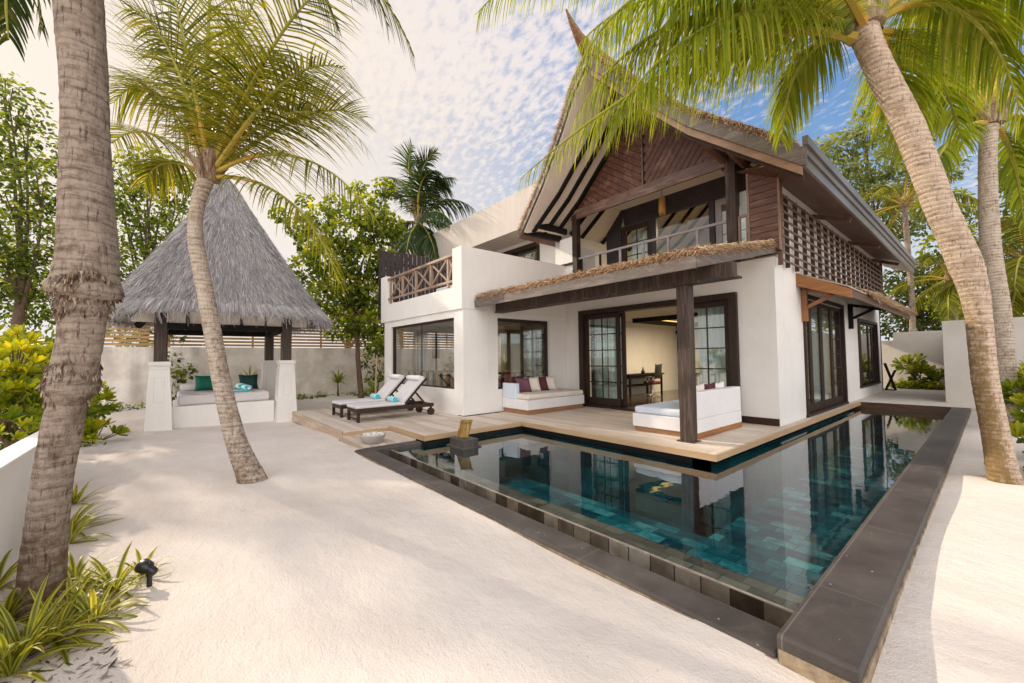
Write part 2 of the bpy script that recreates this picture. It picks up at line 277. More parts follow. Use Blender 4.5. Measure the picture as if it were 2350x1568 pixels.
M['palm_dark'] = leafm('dark_palm_leaflets', [(0,(.012,.022,.007)), (.5,(.03,.05,.012)), (1,(.13,.13,.03))], .35, .7, None, .1)
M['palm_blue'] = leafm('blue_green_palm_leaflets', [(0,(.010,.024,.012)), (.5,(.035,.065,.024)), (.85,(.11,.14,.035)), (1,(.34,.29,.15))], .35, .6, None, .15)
M['leaf_yellow'] = leafm('yellow_green_tree_leaves', [(0,(.040,.07,.008)), (.35,(.13,.18,.016)), (.7,(.31,.33,.022)), (1,(.58,.50,.03))], .56, tcol=(1.8,1.65,.5))
M['leaf_mid'] = leafm('mid_green_tree_leaves', [(0,(.032,.052,.010)), (.4,(.105,.15,.024)), (.75,(.23,.26,.045)), (1,(.45,.42,.08))], .58, tcol=(1.9,1.75,.6))
M['leaf_dark'] = leafm('dark_tree_leaves', [(0,(.018,.032,.009)), (.5,(.06,.085,.018)), (.9,(.15,.17,.035)), (1,(.34,.31,.06))], .5, tcol=(1.7,1.55,.55))
M['leaf_pale'] = leafm('pale_backlit_tree_leaves', [(0,(0.0750,0.1063,0.0312)), (.5,(0.2000,0.2375,0.0750)), (1,(0.4250,0.4250,0.1250))], .5)
M['naupaka'] = leafm('waxy_yellow_green_leaves', [(0,(.045,.085,.006)), (.4,(.14,.20,.012)), (.75,(.34,.35,.014)), (1,(.60,.50,.018))], .55, .4, (1.7,1.55,.4), .4)
M['varieg'] = leafm('variegated_strap_leaves', [(0,(.075,.105,.014)), (.42,(.19,.22,.022)), (.66,(.44,.42,.06)), (1,(.64,.56,.16))], .4, .4)
M['thatch'] = leafm('grey_thatch_straw', [(0,(.15,.14,.14)), (.35,(.36,.335,.33)), (.7,(.54,.51,.50)), (1,(.72,.68,.65))], .10, .9, (1,1,1), .1)
M['thatch_tan'] = leafm('tan_thatch_straw', [(0,(.18,.105,.06)), (.35,(.42,.265,.155)), (.7,(.62,.45,.30)), (1,(.82,.68,.53))], .15, .9, (1,1,1), .1)

# ------------------------------------------------------------------ mesh builder
class MB:
    def __init__(s): s.v=[]; s.f=[]; s.m=[]; s.a=[]; s.sm=[]
    def add(s, verts, faces, mi=0, a=.5, smooth=False):
        o=len(s.v); s.v += [tuple(map(float,p)) for p in verts]
        for k,f in enumerate(faces):
            s.f.append([i+o for i in f]); s.m.append(mi); s.a.append(a if not hasattr(a,'__len__') else a[k]); s.sm.append(smooth)
        return s
    def box(s, x0,x1,y0,y1,z0,z1, mi=0, a=.5):
        if x0>x1: x0,x1=x1,x0
        if y0>y1: y0,y1=y1,y0
        if z0>z1: z0,z1=z1,z0
        v=[(x0,y0,z0),(x1,y0,z0),(x1,y1,z0),(x0,y1,z0),(x0,y0,z1),(x1,y0,z1),(x1,y1,z1),(x0,y1,z1)]
        return s.add(v,[(0,3,2,1),(4,5,6,7),(0,1,5,4),(1,2,6,5),(2,3,7,6),(3,0,4,7)],mi,a)
    def hexa(s, b, t, mi=0):
        """solid between two quads given in the same order"""
        return s.add(list(b)+list(t),[(0,3,2,1),(4,5,6,7),(0,1,5,4),(1,2,6,5),(2,3,7,6),(3,0,4,7)],mi)
    def bar(s, p, q, w, h, up=(0,0,1), mi=0):
        """beam of width w and height h from p to q"""
        p=np.array(p,float); q=np.array(q,float); d=q-p; d/=np.linalg.norm(d); u=np.array(up,float)
        r=np.cross(d,u); n=np.linalg.norm(r)
        if n<1e-6: u=np.array((0,1.,0)); r=np.cross(d,u); n=np.linalg.norm(r)
        r/=n; u=np.cross(r,d); a=r*w/2; b=u*h/2
        return s.hexa([p-a-b,p+a-b,p+a+b,p-a+b],[q-a-b,q+a-b,q+a+b,q-a+b],mi)
    def prism(s, poly, off, mi=0):
        """closed polygon (3D points) pushed along off"""
        n=len(poly); off=np.array(off,float); P=[np.array(p,float) for p in poly]
        return s.add(P+[p+off for p in P],[tuple(range(n-1,-1,-1)),tuple(range(n,2*n))]+[(i,(i+1)%n,n+(i+1)%n,n+i) for i in range(n)],mi)
    def tube(s, path, radii, n=10, mi=0, caps=True, a=.5, smooth=True, flat=1.0, up0=None):
        P=np.array(path,float); K=len(P); R=np.broadcast_to(np.array(radii,float),(K,)) if np.ndim(radii)<2 else radii
        T=np.gradient(P,axis=0); T/=np.linalg.norm(T,axis=1)[:,None]
        up=np.array(up0 if up0 is not None else ((0,0,1.) if abs(T[0,2])<.9 else (1.,0,0)),float); vs=[]
        for k in range(K):
            r=np.cross(T[k],up); r/=np.linalg.norm(r)+1e-9; u=np.cross(r,T[k]); up=u
            for j in range(n):
                an=2*math.pi*j/n; vs.append(P[k]+r*math.cos(an)*R[k]+u*math.sin(an)*R[k]*flat)
        fs=[(k*n+j,k*n+(j+1)%n,(k+1)*n+(j+1)%n,(k+1)*n+j) for k in range(K-1) for j in range(n)]
        s.add(vs,fs,mi,a,smooth)
        if caps: s.add([vs[j] for j in range(n)],[tuple(range(n-1,-1,-1))],mi,a); s.add(vs[-n:],[tuple(range(n))],mi,a)
        return s
    def lathe(s, prof, c, n=24, mi=0, smooth=True):
        c=np.array(c,float); vs=[]
        for r,z in prof:
            for j in range(n): vs.append(c+np.array((r*math.cos(2*math.pi*j/n),r*math.sin(2*math.pi*j/n),z)))
        K=len(prof)
        return s.add(vs,[(k*n+j,k*n+(j+1)%n,(k+1)*n+(j+1)%n,(k+1)*n+j) for k in range(K-1) for j in range(n)],mi,.5,smooth)
    def ball(s, c, r, n=12, mi=0, sq=(1,1,1)):
        c=np.array(c,float); K=n//2+1; vs=[]
        for k in range(K):
            th=math.pi*k/(K-1)
            for j in range(n):
                ph=2*math.pi*j/n; vs.append(c+np.array((math.sin(th)*math.cos(ph)*sq[0],math.sin(th)*math.sin(ph)*sq[1],math.cos(th)*sq[2]))*r)
        return s.add(vs,[(k*n+j,(k+1)*n+j,(k+1)*n+(j+1)%n,k*n+(j+1)%n) for k in range(K-1) for j in range(n)],mi,.5,True)
    def cushion(s, c, ax, ay, az, w, h, t, n=9, mi=0, pinch=.12):
        """pillow: full in the middle, thin at the piped edge, corners drawn out"""
        c=np.array(c,float); ax,ay,az=[np.array(q,float)/np.linalg.norm(q) for q in (ax,ay,az)]; vs=[]
        for sgn in (1,-1):
            for i in range(n):
                for j in range(n):
                    u=2*i/(n-1)-1; v=2*j/(n-1)-1
                    b=((1-abs(u)**3)*(1-abs(v)**3))**.55
                    pu=u*(1-pinch*(1-v*v)*abs(u)*.8); pv=v*(1-pinch*(1-u*u)*abs(v)*.8)
                    vs.append(c+ax*pu*w/2+ay*pv*h/2+az*sgn*(b*t/2+.006))
        fs=[]; q=n*n
        for i in range(n-1):
            for j in range(n-1):
                a0=i*n+j; fs.append((a0,a0+n,a0+n+1,a0+1)); fs.append((q+a0,q+a0+1,q+a0+n+1,q+a0+n))
        ring=[i*n for i in range(n)]+[(n-1)*n+j for j in range(1,n)]+[i*n+n-1 for i in range(n-2,-1,-1)]+[j for j in range(n-2,0,-1)]
        for k in range(len(ring)):
            a0,b0=ring[k],ring[(k+1)%len(ring)]; fs.append((a0,q+a0,q+b0,b0))
        return s.add(vs,fs,mi,.5,True)
    def softbox(s, x0,x1,y0,y1,z0,z1,r=.04,mi=0):
        """mattress: box with rounded edges and a slightly crowned top"""
        n=8; c=np.array(((x0+x1)/2,(y0+y1)/2,(z0+z1)/2)); hx,hy,hz=(x1-x0)/2,(y1-y0)/2,(z1-z0)/2; r=min(r,hz*.98)
        prof=[(-hz,r)]+[(-hz+r-r*math.cos(t),r-r*math.sin(t)) for t in np.linspace(0,math.pi/2,4)][1:]+[(hz-r+r*math.sin(t),r-r*math.cos(t)) for t in np.linspace(0,math.pi/2,4)]
        vs=[];per=None
        for z,ins in prof:
            ring=[]
            for cx,cy,a0 in ((1,1,0),(-1,1,90),(-1,-1,180),(1,-1,270)):
                for t in range(4):
                    an=rad(a0+30*t); ring.append((cx*(hx-r)+math.cos(an)*(r-ins) if True else 0, cy*(hy-r)+math.sin(an)*(r-ins), z))
            per=len(ring); vs+=[c+np.array(p) for p in ring]
        K=len(prof); fs=[(k*per+j,k*per+(j+1)%per,(k+1)*per+(j+1)%per,(k+1)*per+j) for k in range(K-1) for j in range(per)]
        fs+=[tuple(range(per-1,-1,-1)),tuple(range((K-1)*per,K*per))]
        return s.add(vs,fs,mi,.5,False)
    def build(s, name, mats, parent=None, bevel=0.0, seg=2, label=None, sub=0):
        me=bpy.data.meshes.new(name); o3=WL.get(parent.name,np.zeros(3)) if parent else np.zeros(3)
        V=np.array(s.v,float)-o3; me.from_pydata(V.tolist(),[],s.f)
        for q in (mats if isinstance(mats,(list,tuple)) else [mats]): me.materials.append(q)
        me.polygons.foreach_set('material_index',s.m); me.polygons.foreach_set('use_smooth',s.sm)
        at_=me.attributes.new('v','FLOAT','FACE'); at_.data.foreach_set('value',np.array(s.a,dtype=np.float32))
        me.update(); o=bpy.data.objects.new(name,me); COL.objects.link(o)
        if parent is not None: o.parent=parent; WL[o.name]=o3
        else: WL[o.name]=o3
        if bevel:
            b=o.modifiers.new('edge','BEVEL'); b.width=bevel; b.segments=seg; b.limit_method='ANGLE'; b.angle_limit=rad(40)
        if sub:
            b=o.modifiers.new('soft','SUBSURF'); b.levels=sub; b.render_levels=sub
        if label: o['label']=label
        return o
WL={}
def thing(name, label, cat, loc, group=None):
    o=bpy.data.objects.new(name,None); COL.objects.link(o); o.location=tuple(map(float,loc)); o.empty_display_size=.2
    o['label']=label; o['category']=cat
    if group: o['group']=group
    WL[o.name]=np.array(loc,float); return o
def tag(o, label, cat, group=None, kind=None):
    o['label']=label; o['category']=cat
    if group: o['group']=group
    if kind: o['kind']=kind
    return o
def struct(o): o['kind']='structure'; return o
def dup(root, offset, label):
    def cp(o, par):
        c=o.copy(); COL.objects.link(c)
        if par is not None: c.parent=par
        for ch in list(o.children): cp(ch,c)
        return c
    r=cp(root,None); r.location=tuple(np.array(root.location)+np.array(offset,float)); r['label']=label; return r
def wall(mb, axis, p0, p1, u0,u1,z0,z1, holes=()):
    """wall slab between planes p0..p1 with rectangular openings (u0,u1,z0,z1)"""
    us=sorted({u0,u1,*[h[0] for h in holes],*[h[1] for h in holes]})
    for a,b in zip(us,us[1:]):
        cuts=sorted([(h[2],h[3]) for h in holes if h[0]<=a+1e-6 and h[1]>=b-1e-6]); z=z0
        for c,d in cuts+[(z1,z1)]:
            if c>z+1e-6:
                if axis=='y': mb.box(a,b,p0,p1,z,c)
                else: mb.box(p0,p1,a,b,z,c)
            z=max(z,d)
    return mb

# ================================================================== SETTING
def ground_h(x,y):
    h=0.012*math.sin(x*1.3+.7)*math.sin(y*1.1+.3)+.008*math.sin(x*3.1+y*2.3)
    h-=.13*math.exp(-((x+12.3)**2+(y-2.2)**2)/5.0)
    h+=.13*max(0,min(1,(-x-16.5)/2.0))*(1 if y<6 else 0)
    if -7.5<x<-.6 and 2.0<y<2.5: h+=.016*max(0,math.sin(x*2.7+.6)*math.sin(x*1.1))*((y-2.0)/.45)
    s=max(0,min(1,(x+.65)/.25))*max(0,min(1,(y-2.2)/1.2)); h=h*(1-s)+(.075+.012*math.sin(y*1.7+x))*s
    return h
def axis_pts(lo,hi,a,b,fine,extra):
    p=[-600,-300,-150,-80,-50,-35]+list(np.arange(a,b,fine))+[35,50,80,150,300,600]
    p=[q for q in p if lo<=q<=hi]+extra; return sorted(set(round(float(q),3) for q in p))
xs=axis_pts(-600,600,-28,10,.22,[-7.22,-.47,-13.0,-8.0]); ys=axis_pts(-600,600,-8,30,.22,[2.46,15.98])
mb=MB(); idx={}
for i,x in enumerate(xs):
    for j,y in enumerate(ys):
        idx[i,j]=len(mb.v); mb.v.append((x,y,ground_h(x,y) if abs(x)<30 and abs(y)<32 else 0.0))
for i in range(len(xs)-1):
    for j in range(len(ys)-1):
        cx=(xs[i]+xs[i+1])/2; cy=(ys[j]+ys[j+1])/2
        if -7.22<cx<-.47 and 2.46<cy<15.98: continue
        mb.f.append([idx[i,j],idx[i+1,j],idx[i+1,j+1],idx[i,j+1]]); mb.m.append(0); mb.a.append(.5); mb.sm.append(True)
struct(mb.build('sand_ground',M['sand']))

# sea far beyond the garden on the sunward side
m_sea,nt,out=new_mat('hazy_sea'); b=N(nt,'ShaderNodeBsdfPrincipled'); b.inputs['Base Color'].default_value=(.30,.38,.42,1); b.inputs['Roughness'].default_value=.25; lk(nt,b.outputs[0],out.inputs['Surface'])
struct(MB().add([(-2000,-2000,.02),(-45,-2000,.02),(-45,400,.02),(-2000,400,.02)],[(0,1,2,3)]).build('sea_water',m_sea))

# pool ---------------------------------------------------------------
pool=thing('swimming_pool','L-shaped dark tiled infinity pool with slate coping in front of the villa','pool',(-3.5,4.5,0))
ZW=-.03
WX0,WX1,WY0,WY1=-6.96,-.80,3.02,15.96; IX,IY=-2.86,6.16
MB().add([(-7.2,2.5,-1.12),(-.5,2.5,-1.12),(-.5,16.1,-1.12),(-7.2,16.1,-1.12)],[(0,1,2,3)]).build('pool_floor',M['pool_floor'],pool)
for k,(x0,x1,y0,y1,zt) in enumerate(((WX0-.12,WX0,WY0,IY,-.06),(WX1,WX1+.3,2.5,WY1,.02),(IX-.2,IX,IY,WY1,-.10))): MB().box(x0,x1,y0,y1,-1.34,zt).build('side_wall',M['pool_wall_y'],pool)
MB().box(IX-.2,IX-.004,IY+.01,WY1,-.099,.054).box(WX0-.02,IX-.004,IY+.01,IY+.2,-.099,.053).box(WX0-.12,WX0-.004,3.72,IY,-.059,.053).build('painted_shade_strip',M['void'],pool)  # solid black strips painting the shade under the deck edge
MB().box(WX0,IX,IY,IY+.2,-1.34,-.10).build('end_wall',M['pool_wall_x'],pool); MB().box(IX,WX1+.3,WY1,WY1+.1,-1.34,.05).build('end_wall',M['pool_wall_x'],pool)
MB().box(WX0,WX1,WY0+.004,WY0+.34,-1.34,-.075).build('pool_ledge',M['ledge_tile'],pool)
w=MB(); w.box(WX0-.01,WX1-.004,WY0-.02,WY0,-.55,-.022); w.build('infinity_edge',M['edge_tile'],pool)
MB().box(WX0-.01,WX1-.002,WY0-.013,WY0+.012,-.0215,-.016).build('wet_rim',pm('wet_rim_stone',(.34,.31,.26),(.22,.19,.15),9,.15,spec=.6),pool)
MB().box(-7.0,-.8,2.66,3.0,-.40,-.36).build('catch_channel',pm('wet_channel_stone',(.045,.03,.02),(.025,.018,.012),3,.3),pool)
def slab(x0,x1,y0,y1,z0,z1,name,label=None,bev=.018):
    g=MB(); L=max(x1-x0,y1-y0); n=max(1,int(L/1.0)); lx=(x1-x0)>(y1-y0)
    g.box(x0,x1,y0,y1,z0,z1); return g.build(name,M['stone'],pool,bevel=bev,label=label)
slab(-7.18,-.792,2.44,2.71,-.42,.035,'coping','low front coping beside the sand')
slab(-7.20,-6.985,2.713,3.62,-.42,.034,'coping','short side coping beside the timber step')
slab(-.788,-.452,2.425,15.95,-.45,.155,'coping','raised right-hand coping')
MB().box(-.775,-.444,2.418,15.9,-.2,.082).build('coping_footing',M['dirt_edge'],pool)
MB().box(-7.17,-.8,2.428,2.5,-.2,.012).build('coping_footing',M['dirt_edge'],pool)
MB().box(IX,WX1,WY1-.012,WY1-.004,-.3,.148).build('end_board',pm('wet_end_board',(.12,.06,.03),(.06,.035,.018),2,.4,(1,1,8)),pool)
wv=[(WX0,WY0),(WX1,WY0),(WX1,WY1-.015),(IX,WY1-.015),(IX,IY),(WX0,IY)]
pw=MB().add([(x,y,ZW) for x,y in wv],[tuple(range(6))]).build('pool_water',M['water']); struct(pw)

# terrace and deck ------------------------------------------------------
struct(MB().box(-4.5,-.35,15.975,24.2,.0,.15).build('rear_terrace_paving',M['terrace']))
deck=thing('timber_deck','bleached timber deck wrapping the villa corner and edging the pool','deck',(-7,5,0))
def planks(mb,x0,x1,y0,y1,z1,w=.138,gap=.011,th=.03,along='x'):
    a,b=(y0,y1) if along=='x' else (x0,x1); n=max(1,round((b-a)/w)); w=(b-a)/n
    for k in range(n):
        lo,hi=(x0,x1) if along=='x' else (y0,y1); cuts=[lo]; p=lo+random.uniform(.8,3.2)
        while p<hi-.6: cuts.append(p); p+=random.uniform(2.2,3.4)
        cuts.append(hi)
        for c,d in zip(cuts,cuts[1:]):
            dz=random.uniform(-.0015,.0015); r=random.random()
            if along=='x': mb.box(c+.002,d-.002,a+k*w+gap/2,a+(k+1)*w-gap/2,z1-th,z1+dz,0,r)
            else: mb.box(a+k*w+gap/2,a+(k+1)*w-gap/2,c+.002,d-.002,z1-th,z1+dz,0,r)
def deck_mat():
    m,nt,out=new_mat('bleached_planks'); v=coords(nt,(.8,10,10)); b=N(nt,'ShaderNodeBsdfPrincipled'); b.inputs['Roughness'].default_value=.7; b.inputs['Specular IOR Level'].default_value=.25
    n=N(nt,'ShaderNodeTexNoise',Scale=1.6,Detail=7.0,Roughness=.65); lk(nt,v,n.inputs['Vector'])
    a=N(nt,'ShaderNodeAttribute',attribute_name='v'); ma=N(nt,'ShaderNodeMath',operation='MULTIPLY_ADD'); lk(nt,a.outputs['Fac'],ma.inputs[0]); ma.inputs[1].default_value=.45; 
    sb=N(nt,'ShaderNodeMath',operation='MULTIPLY_ADD'); lk(nt,n.outputs['Fac'],sb.inputs[0]); sb.inputs[1].default_value=.8; sb.inputs[2].default_value=-.12; lk(nt,sb.outputs[0],ma.inputs[2])
    lk(nt,ramp(nt,ma.outputs[0],[(.15,(.47,.375,.295)),(.5,(.61,.51,.42)),(.85,(.72,.63,.54))]),b.inputs['Base Color'])
    bp=N(nt,'ShaderNodeBump',Strength=.15,Distance=.01); lk(nt,n.outputs['Fac'],bp.inputs['Height']); lk(nt,bp.outputs['Normal'],b.inputs['Normal']); lk(nt,b.outputs[0],out.inputs['Surface']); return m
M['planks']=deck_mat()
mb=MB(); DZ=.154
planks(mb,-8.5,-6.95,3.66,5.97,DZ); planks(mb,-12.9,-8.5,2.66,5.57,DZ); planks(mb,-8.5,-2.80,6.10,9.4,DZ); planks(mb,-8.5,-6.95,5.97,6.10,DZ)
mb.build('deck_boards',M['planks'],deck)
mb=MB(); planks(mb,-2.80,-2.68,6.10,15.9,DZ,along='y',w=.12); mb.build('edge_board',M['planks'],deck)
mb=MB(); FT,FB=DZ-.001,.055
mb.box(-8.53,-6.9,3.628,3.658,FB,FT); mb.box(-6.945,-6.913,3.66,6.06,FB,FT); mb.box(-6.912,-2.68,6.062,6.095,FB,FT)
mb.box(-2.678,-2.648,6.062,15.9,FB,FT); mb.box(-8.533,-8.503,2.655,3.627,FB,FT)
mb.build('fascia_board',M['deck_side'],deck,bevel=.004)
MB().box(-12.9,-8.535,2.62,2.655,-.1,FT).build('fascia_board',M['deck'],deck,bevel=.004)
MB().box(-12.85,-8.56,2.70,5.5,-.15,.118).box(-8.5,-6.98,3.70,9.3,-.3,.116).box(-6.98,-2.9,6.22,9.3,-.3,.117).build('substructure',M['void'],deck)
step=thing('timber_step','low plank step at the corner where the pool coping meets the deck','step',(-7.9,3.0,0))
mb=MB(); planks(mb,-8.48,-7.215,2.60,3.62,.062); mb.build('step_boards',M['planks'],step)
MB().box(-8.48,-7.215,2.565,2.598,-.05,.061).build('fascia_board',M['deck'],step)

# ================================================================== VILLA
villa=thing('beach_villa','two-storey white beach villa with steep thatched gable roof and dark timber balcony','house',(-6,9.4,0))
RX=-2.83
mb=MB()
wall(mb,'y',9.4,9.62,-8.77,RX,.10,3.62,[(-7.93,-3.61,.16,2.91)])
mb.build('front_wall',M['plaster'],villa)
mb=MB(); wall(mb,'x',RX-.22,RX,9.621,21.2,.10,5.75,[(11.23,15.06,.2,2.93),(17.05,20.3,.56,2.73)])
mb.box(RX,RX+.03,16.9,21.2,.10,3.3) if False else None
mb.build('side_wall',M['plaster'],villa)
MB().box(-8.77,-2.83,21.0,21.2,.1,6).box(-9.2,-8.771,9.63,21.2,.1,5.6).build('rear_wall',M['plaster'],villa)
MB().box(-3.56,-2.835,9.372,9.397,.156,.30).build('skirting_board',M['skirting'],villa,bevel=.004); MB().box(-8.05,-7.97,9.372,9.397,.156,.30).build('skirting_board',M['skirting'],villa,bevel=.004)
# great sliding door on the porch
dr=MB(); dr.box(-7.99,-7.84,9.30,9.58,.156,2.83); dr.box(-3.72,-3.55,9.30,9.58,.156,2.83); dr.box(-7.99,-3.55,9.30,9.58,2.832,2.97); dr.box(-7.99,-3.55,9.27,9.60,.156,.215)
dframe=dr.build('door_frame',M['dark_wood'],villa,bevel=.006)
def leaf(parent,x0,x1,y,z0,z1,cols,rows,st=.12,mat='dark_wood',bot=.20,axis='x',curtain=None,name='door_leaf'):
    def bx(g,a,b,c,d,e,f):
        if axis=='x': g.box(a,b,c,d,e,f)
        else: g.box(c,d,a,b,e,f)
    g=MB(); t=.025
    bx(g,x0,x0+st,y-t,y+t,z0,z1); bx(g,x1-st,x1,y-t,y+t,z0,z1); bx(g,x0+st,x1-st,y-t,y+t,z1-st,z1); bx(g,x0+st,x1-st,y-t,y+t,z0,z0+bot)
    ax0,ax1,az0,az1=x0+st,x1-st,z0+bot,z1-st
    for i in range(1,cols): xx=ax0+(ax1-ax0)*i/cols; bx(g,xx-.014,xx+.014,y-.015,y+.015,az0,az1)
    for i in range(1,rows): zz=az0+(az1-az0)*i/rows; bx(g,ax0,ax1,y-.0145,y+.0145,zz-.013,zz+.013)
    l=g.build(name,M[mat],parent,bevel=.004)
    g=MB(); bx(g,ax0,ax1,y-.004,y+.004,az0,az1); g.build('pane',M['glass'],l)
    return l
leaf(villa,-7.83,-6.62,9.44,.22,2.82,2,5); leaf(villa,-7.70,-6.50,9.53,.22,2.82,2,5)
leaf(villa,-4.75,-3.73,9.44,.22,2.82,2,5,bot=.14)
def curtain(parent,x0,x1,y,z0,z1,axis='x',amp=.035,n=0):
    n=n or int(abs(x1-x0)/.012); g=MB(); vs=[]
    for k in range(n+1):
        u=x0+(x1-x0)*k/n; o=amp*math.sin(k*.55)+.015*math.sin(k*.21+1)
        for z in (z0,z1): vs.append((u,y+o,z) if axis=='x' else (y+o,u,z))
    g.add(vs,[(2*k,2*k+2,2*k+3,2*k+1) for k in range(n)],0,.5,True); return g.build('curtain',M['curtain'],parent)
curtain(villa,-7.75,-6.75,9.75,.2,2.8); curtain(villa,-4.6,-3.75,9.75,.2,2.8)
# living room behind the door
mb=MB(); mb.box(-12.0,RX-.23,9.63,17.0,.10,.17); mb.build('room_floor',M['polish_floor'],villa)
MB().box(-9.02,-8.87,9.63,14.8,.17,2.88).box(-12,-11.9,9.63,17,.17,2.88).box(-12,-9.03,14.6,14.8,.17,2.88).build('room_wall',M['yellow_wall'],villa)
mb=MB(); wall(mb,'y',16.6,16.8,-11.9,-3.06,.17,2.88,[(-9.15,-8.2,.17,2.55)]); mb.build('room_wall',M['room_wall'],villa)
MB().box(-9.25,-9.152,16.52,16.6,.17,2.62).box(-8.198,-8.1,16.52,16.6,.17,2.62).box(-9.25,-8.1,16.521,16.599,2.552,2.66).box(-8.75,-8.2,16.62,16.7,.17,2.55).build('inner_door_frame',M['black_wood'],villa)
for q in ((-8.868,-8.85,9.63,14.8),(-11.9,-9.26,16.57,16.598),(-8.09,-3.1,16.57,16.598)): MB().box(*q,.171,.33).build('skirting_board',M['skirting'],villa)
MB().box(-12,RX-.23,9.63,17.0,2.885,2.98).build('room_ceiling',M['room_wall'],villa)
mb=MB(); mb.box(-7.9,-4.2,12.0,12.12,2.74,2.88); mb.box(-7.9,-4.2,15.4,15.52,2.74,2.88); mb.box(-7.9,-7.78,12.12,15.4,2.74,2.88); mb.box(-4.32,-4.2,12.12,15.4,2.74,2.88); mb.build('ceiling_beam',M['black_wood'],villa)
glow,nt,out=new_mat('warm_ceiling_cove'); e=N(nt,'ShaderNodeEmission',Strength=1.5); e.inputs['Color'].default_value=(1,.68,.18,1); lk(nt,e.outputs[0],out.inputs['Surface'])
MB().box(-7.70,-4.40,12.16,12.30,2.872,2.884).box(-7.70,-7.55,12.31,15.3,2.872,2.884).build('cove_light',glow,villa)
# porch roof
pr_=thing('x','x','x',(0,0,0)); bpy.data.objects.remove(pr_)
def rf(y): return 3.10+(y-5.93)*.21
mb=MB(); mb.hexa([(-8.54,5.97,2.99),(-2.83,5.97,2.99),(-2.83,9.398,3.70),(-8.54,9.398,3.70)],[(-8.54,5.97,3.09),(-2.83,5.97,3.09),(-2.83,9.398,3.80),(-8.54,9.398,3.80)])
proof=mb.build('porch_roof',M['soffit_cream'],villa)
mb=MB(); mb.box(-8.535,-2.80,5.92,5.965,2.90,3.09)
mb.hexa([(-2.828,5.97,2.915),(-2.79,5.97,2.915),(-2.79,9.39,3.68),(-2.828,9.39,3.68)],[(-2.828,5.97,3.088),(-2.79,5.97,3.088),(-2.79,9.39,3.815),(-2.828,9.39,3.815)])
mb.build('fascia_board',M['grey_timber'],proof,bevel=.004)
mb=MB(); mb.box(-8.54,-2.56,6.60,6.80,2.84,3.06); mb.box(-8.54,-2.50,6.57,6.83,2.80,2.838); mb.build('porch_beam',M['post_wood'],villa,bevel=.006)
mb=MB(); mb.box(-3.485,-3.27,6.62,6.81,.165,2.80); mb.box(-3.53,-3.225,6.575,6.855,.156,.172); mb.build('porch_post',M['post_wood'],villa,bevel=.008)
def straw(mb,p,d,L,w,droop=.0,n=2,a=None):
    """one flat straw starting at p along d"""
    p=np.array(p,float); d=np.array(d,float); d/=np.linalg.norm(d); r=np.cross(d,RNG.normal(size=3)); r/=np.linalg.norm(r)+1e-9
    a=random.random() if a is None else a; pts=[p+d*L*k/n+np.array((0,0,-droop*L*(k/n)**2)) for k in range(n+1)]; vs=[]
    for k,q in enumerate(pts): ww=w*(1-.55*k/n); vs+= [q-r*ww/2,q+r*ww/2]
    mb.add(vs,[(2*k,2*k+1,2*k+3,2*k+2) for k in range(n)],0,a)
def thatch_band(mb,p,q,up,outd,h,dens,L=.16,w=.012):
    """ragged cut end of a thatch layer along p-q, h high in direction up, straws pointing outd"""
    p=np.array(p,float); q=np.array(q,float); up=np.array(up,float); outd=np.array(outd,float); n=int(np.linalg.norm(q-p)*dens)
    for _ in range(n):
        t=random.random(); s=random.random(); base=p+(q-p)*t+up*h*s
        d=outd+RNG.normal(size=3)*.42+np.array((0,0,-.35)); straw(mb,base,d,L*random.uniform(.5,1.25),w*random.uniform(.6,1.4),.2,2,min(1,max(0,random.gauss(.35+.4*s,.2))))
mb=MB(); mb.hexa([(-8.56,5.98,3.095),(-2.80,5.98,3.095),(-2.80,9.39,3.82),(-8.56,9.39,3.82)],[(-8.56,5.98,3.22),(-2.80,5.98,3.22),(-2.80,9.39,3.95),(-8.56,9.39,3.95)])
pth=mb.build('thatch_layer',M['thatch_side'],proof)
mb=MB(); thatch_band(mb,(-8.6,5.99,3.09),(-2.80,5.99,3.09),(0,.1,1),(0,-1,0),.15,520,.10); thatch_band(mb,(-2.81,5.99,3.10),(-2.81,9.39,3.82),(0,0,1),(1,-.1,0),.14,420,.09)
for _ in range(2600):
    x=random.uniform(-8.5,-2.85); y=random.uniform(5.98,7.4); straw(mb,(x,y,3.215+(y-5.98)*.214),(random.gauss(0,.5),-1,random.gauss(.12,.16)),random.uniform(.08,.2),.012,.1,2)
mb.build('thatch_fringe',M['thatch_tan'],pth)
# side lattice screen
lat=MB()
y=9.98
while y<21.05: lat.box(RX+.040,-2.712,y-.022,y+.022,3.44,4.98); y+=.63
lat.build('screen_fins',M['fin_wood'],villa)
lat=MB(); z=3.53
for k in range(9): lat.box(-2.711,-2.682,9.45,21.05,z-.019,z+.019); z+=.171
lat.box(-2.76,-2.68,9.40,9.448,3.42,5.3); lat.box(-2.76,-2.68,21.051,21.09,3.42,5.2)
lat.build('screen_slats',pm('brown_lattice_slats',(.19,.125,.085),(.125,.078,.052),2,.5),villa)
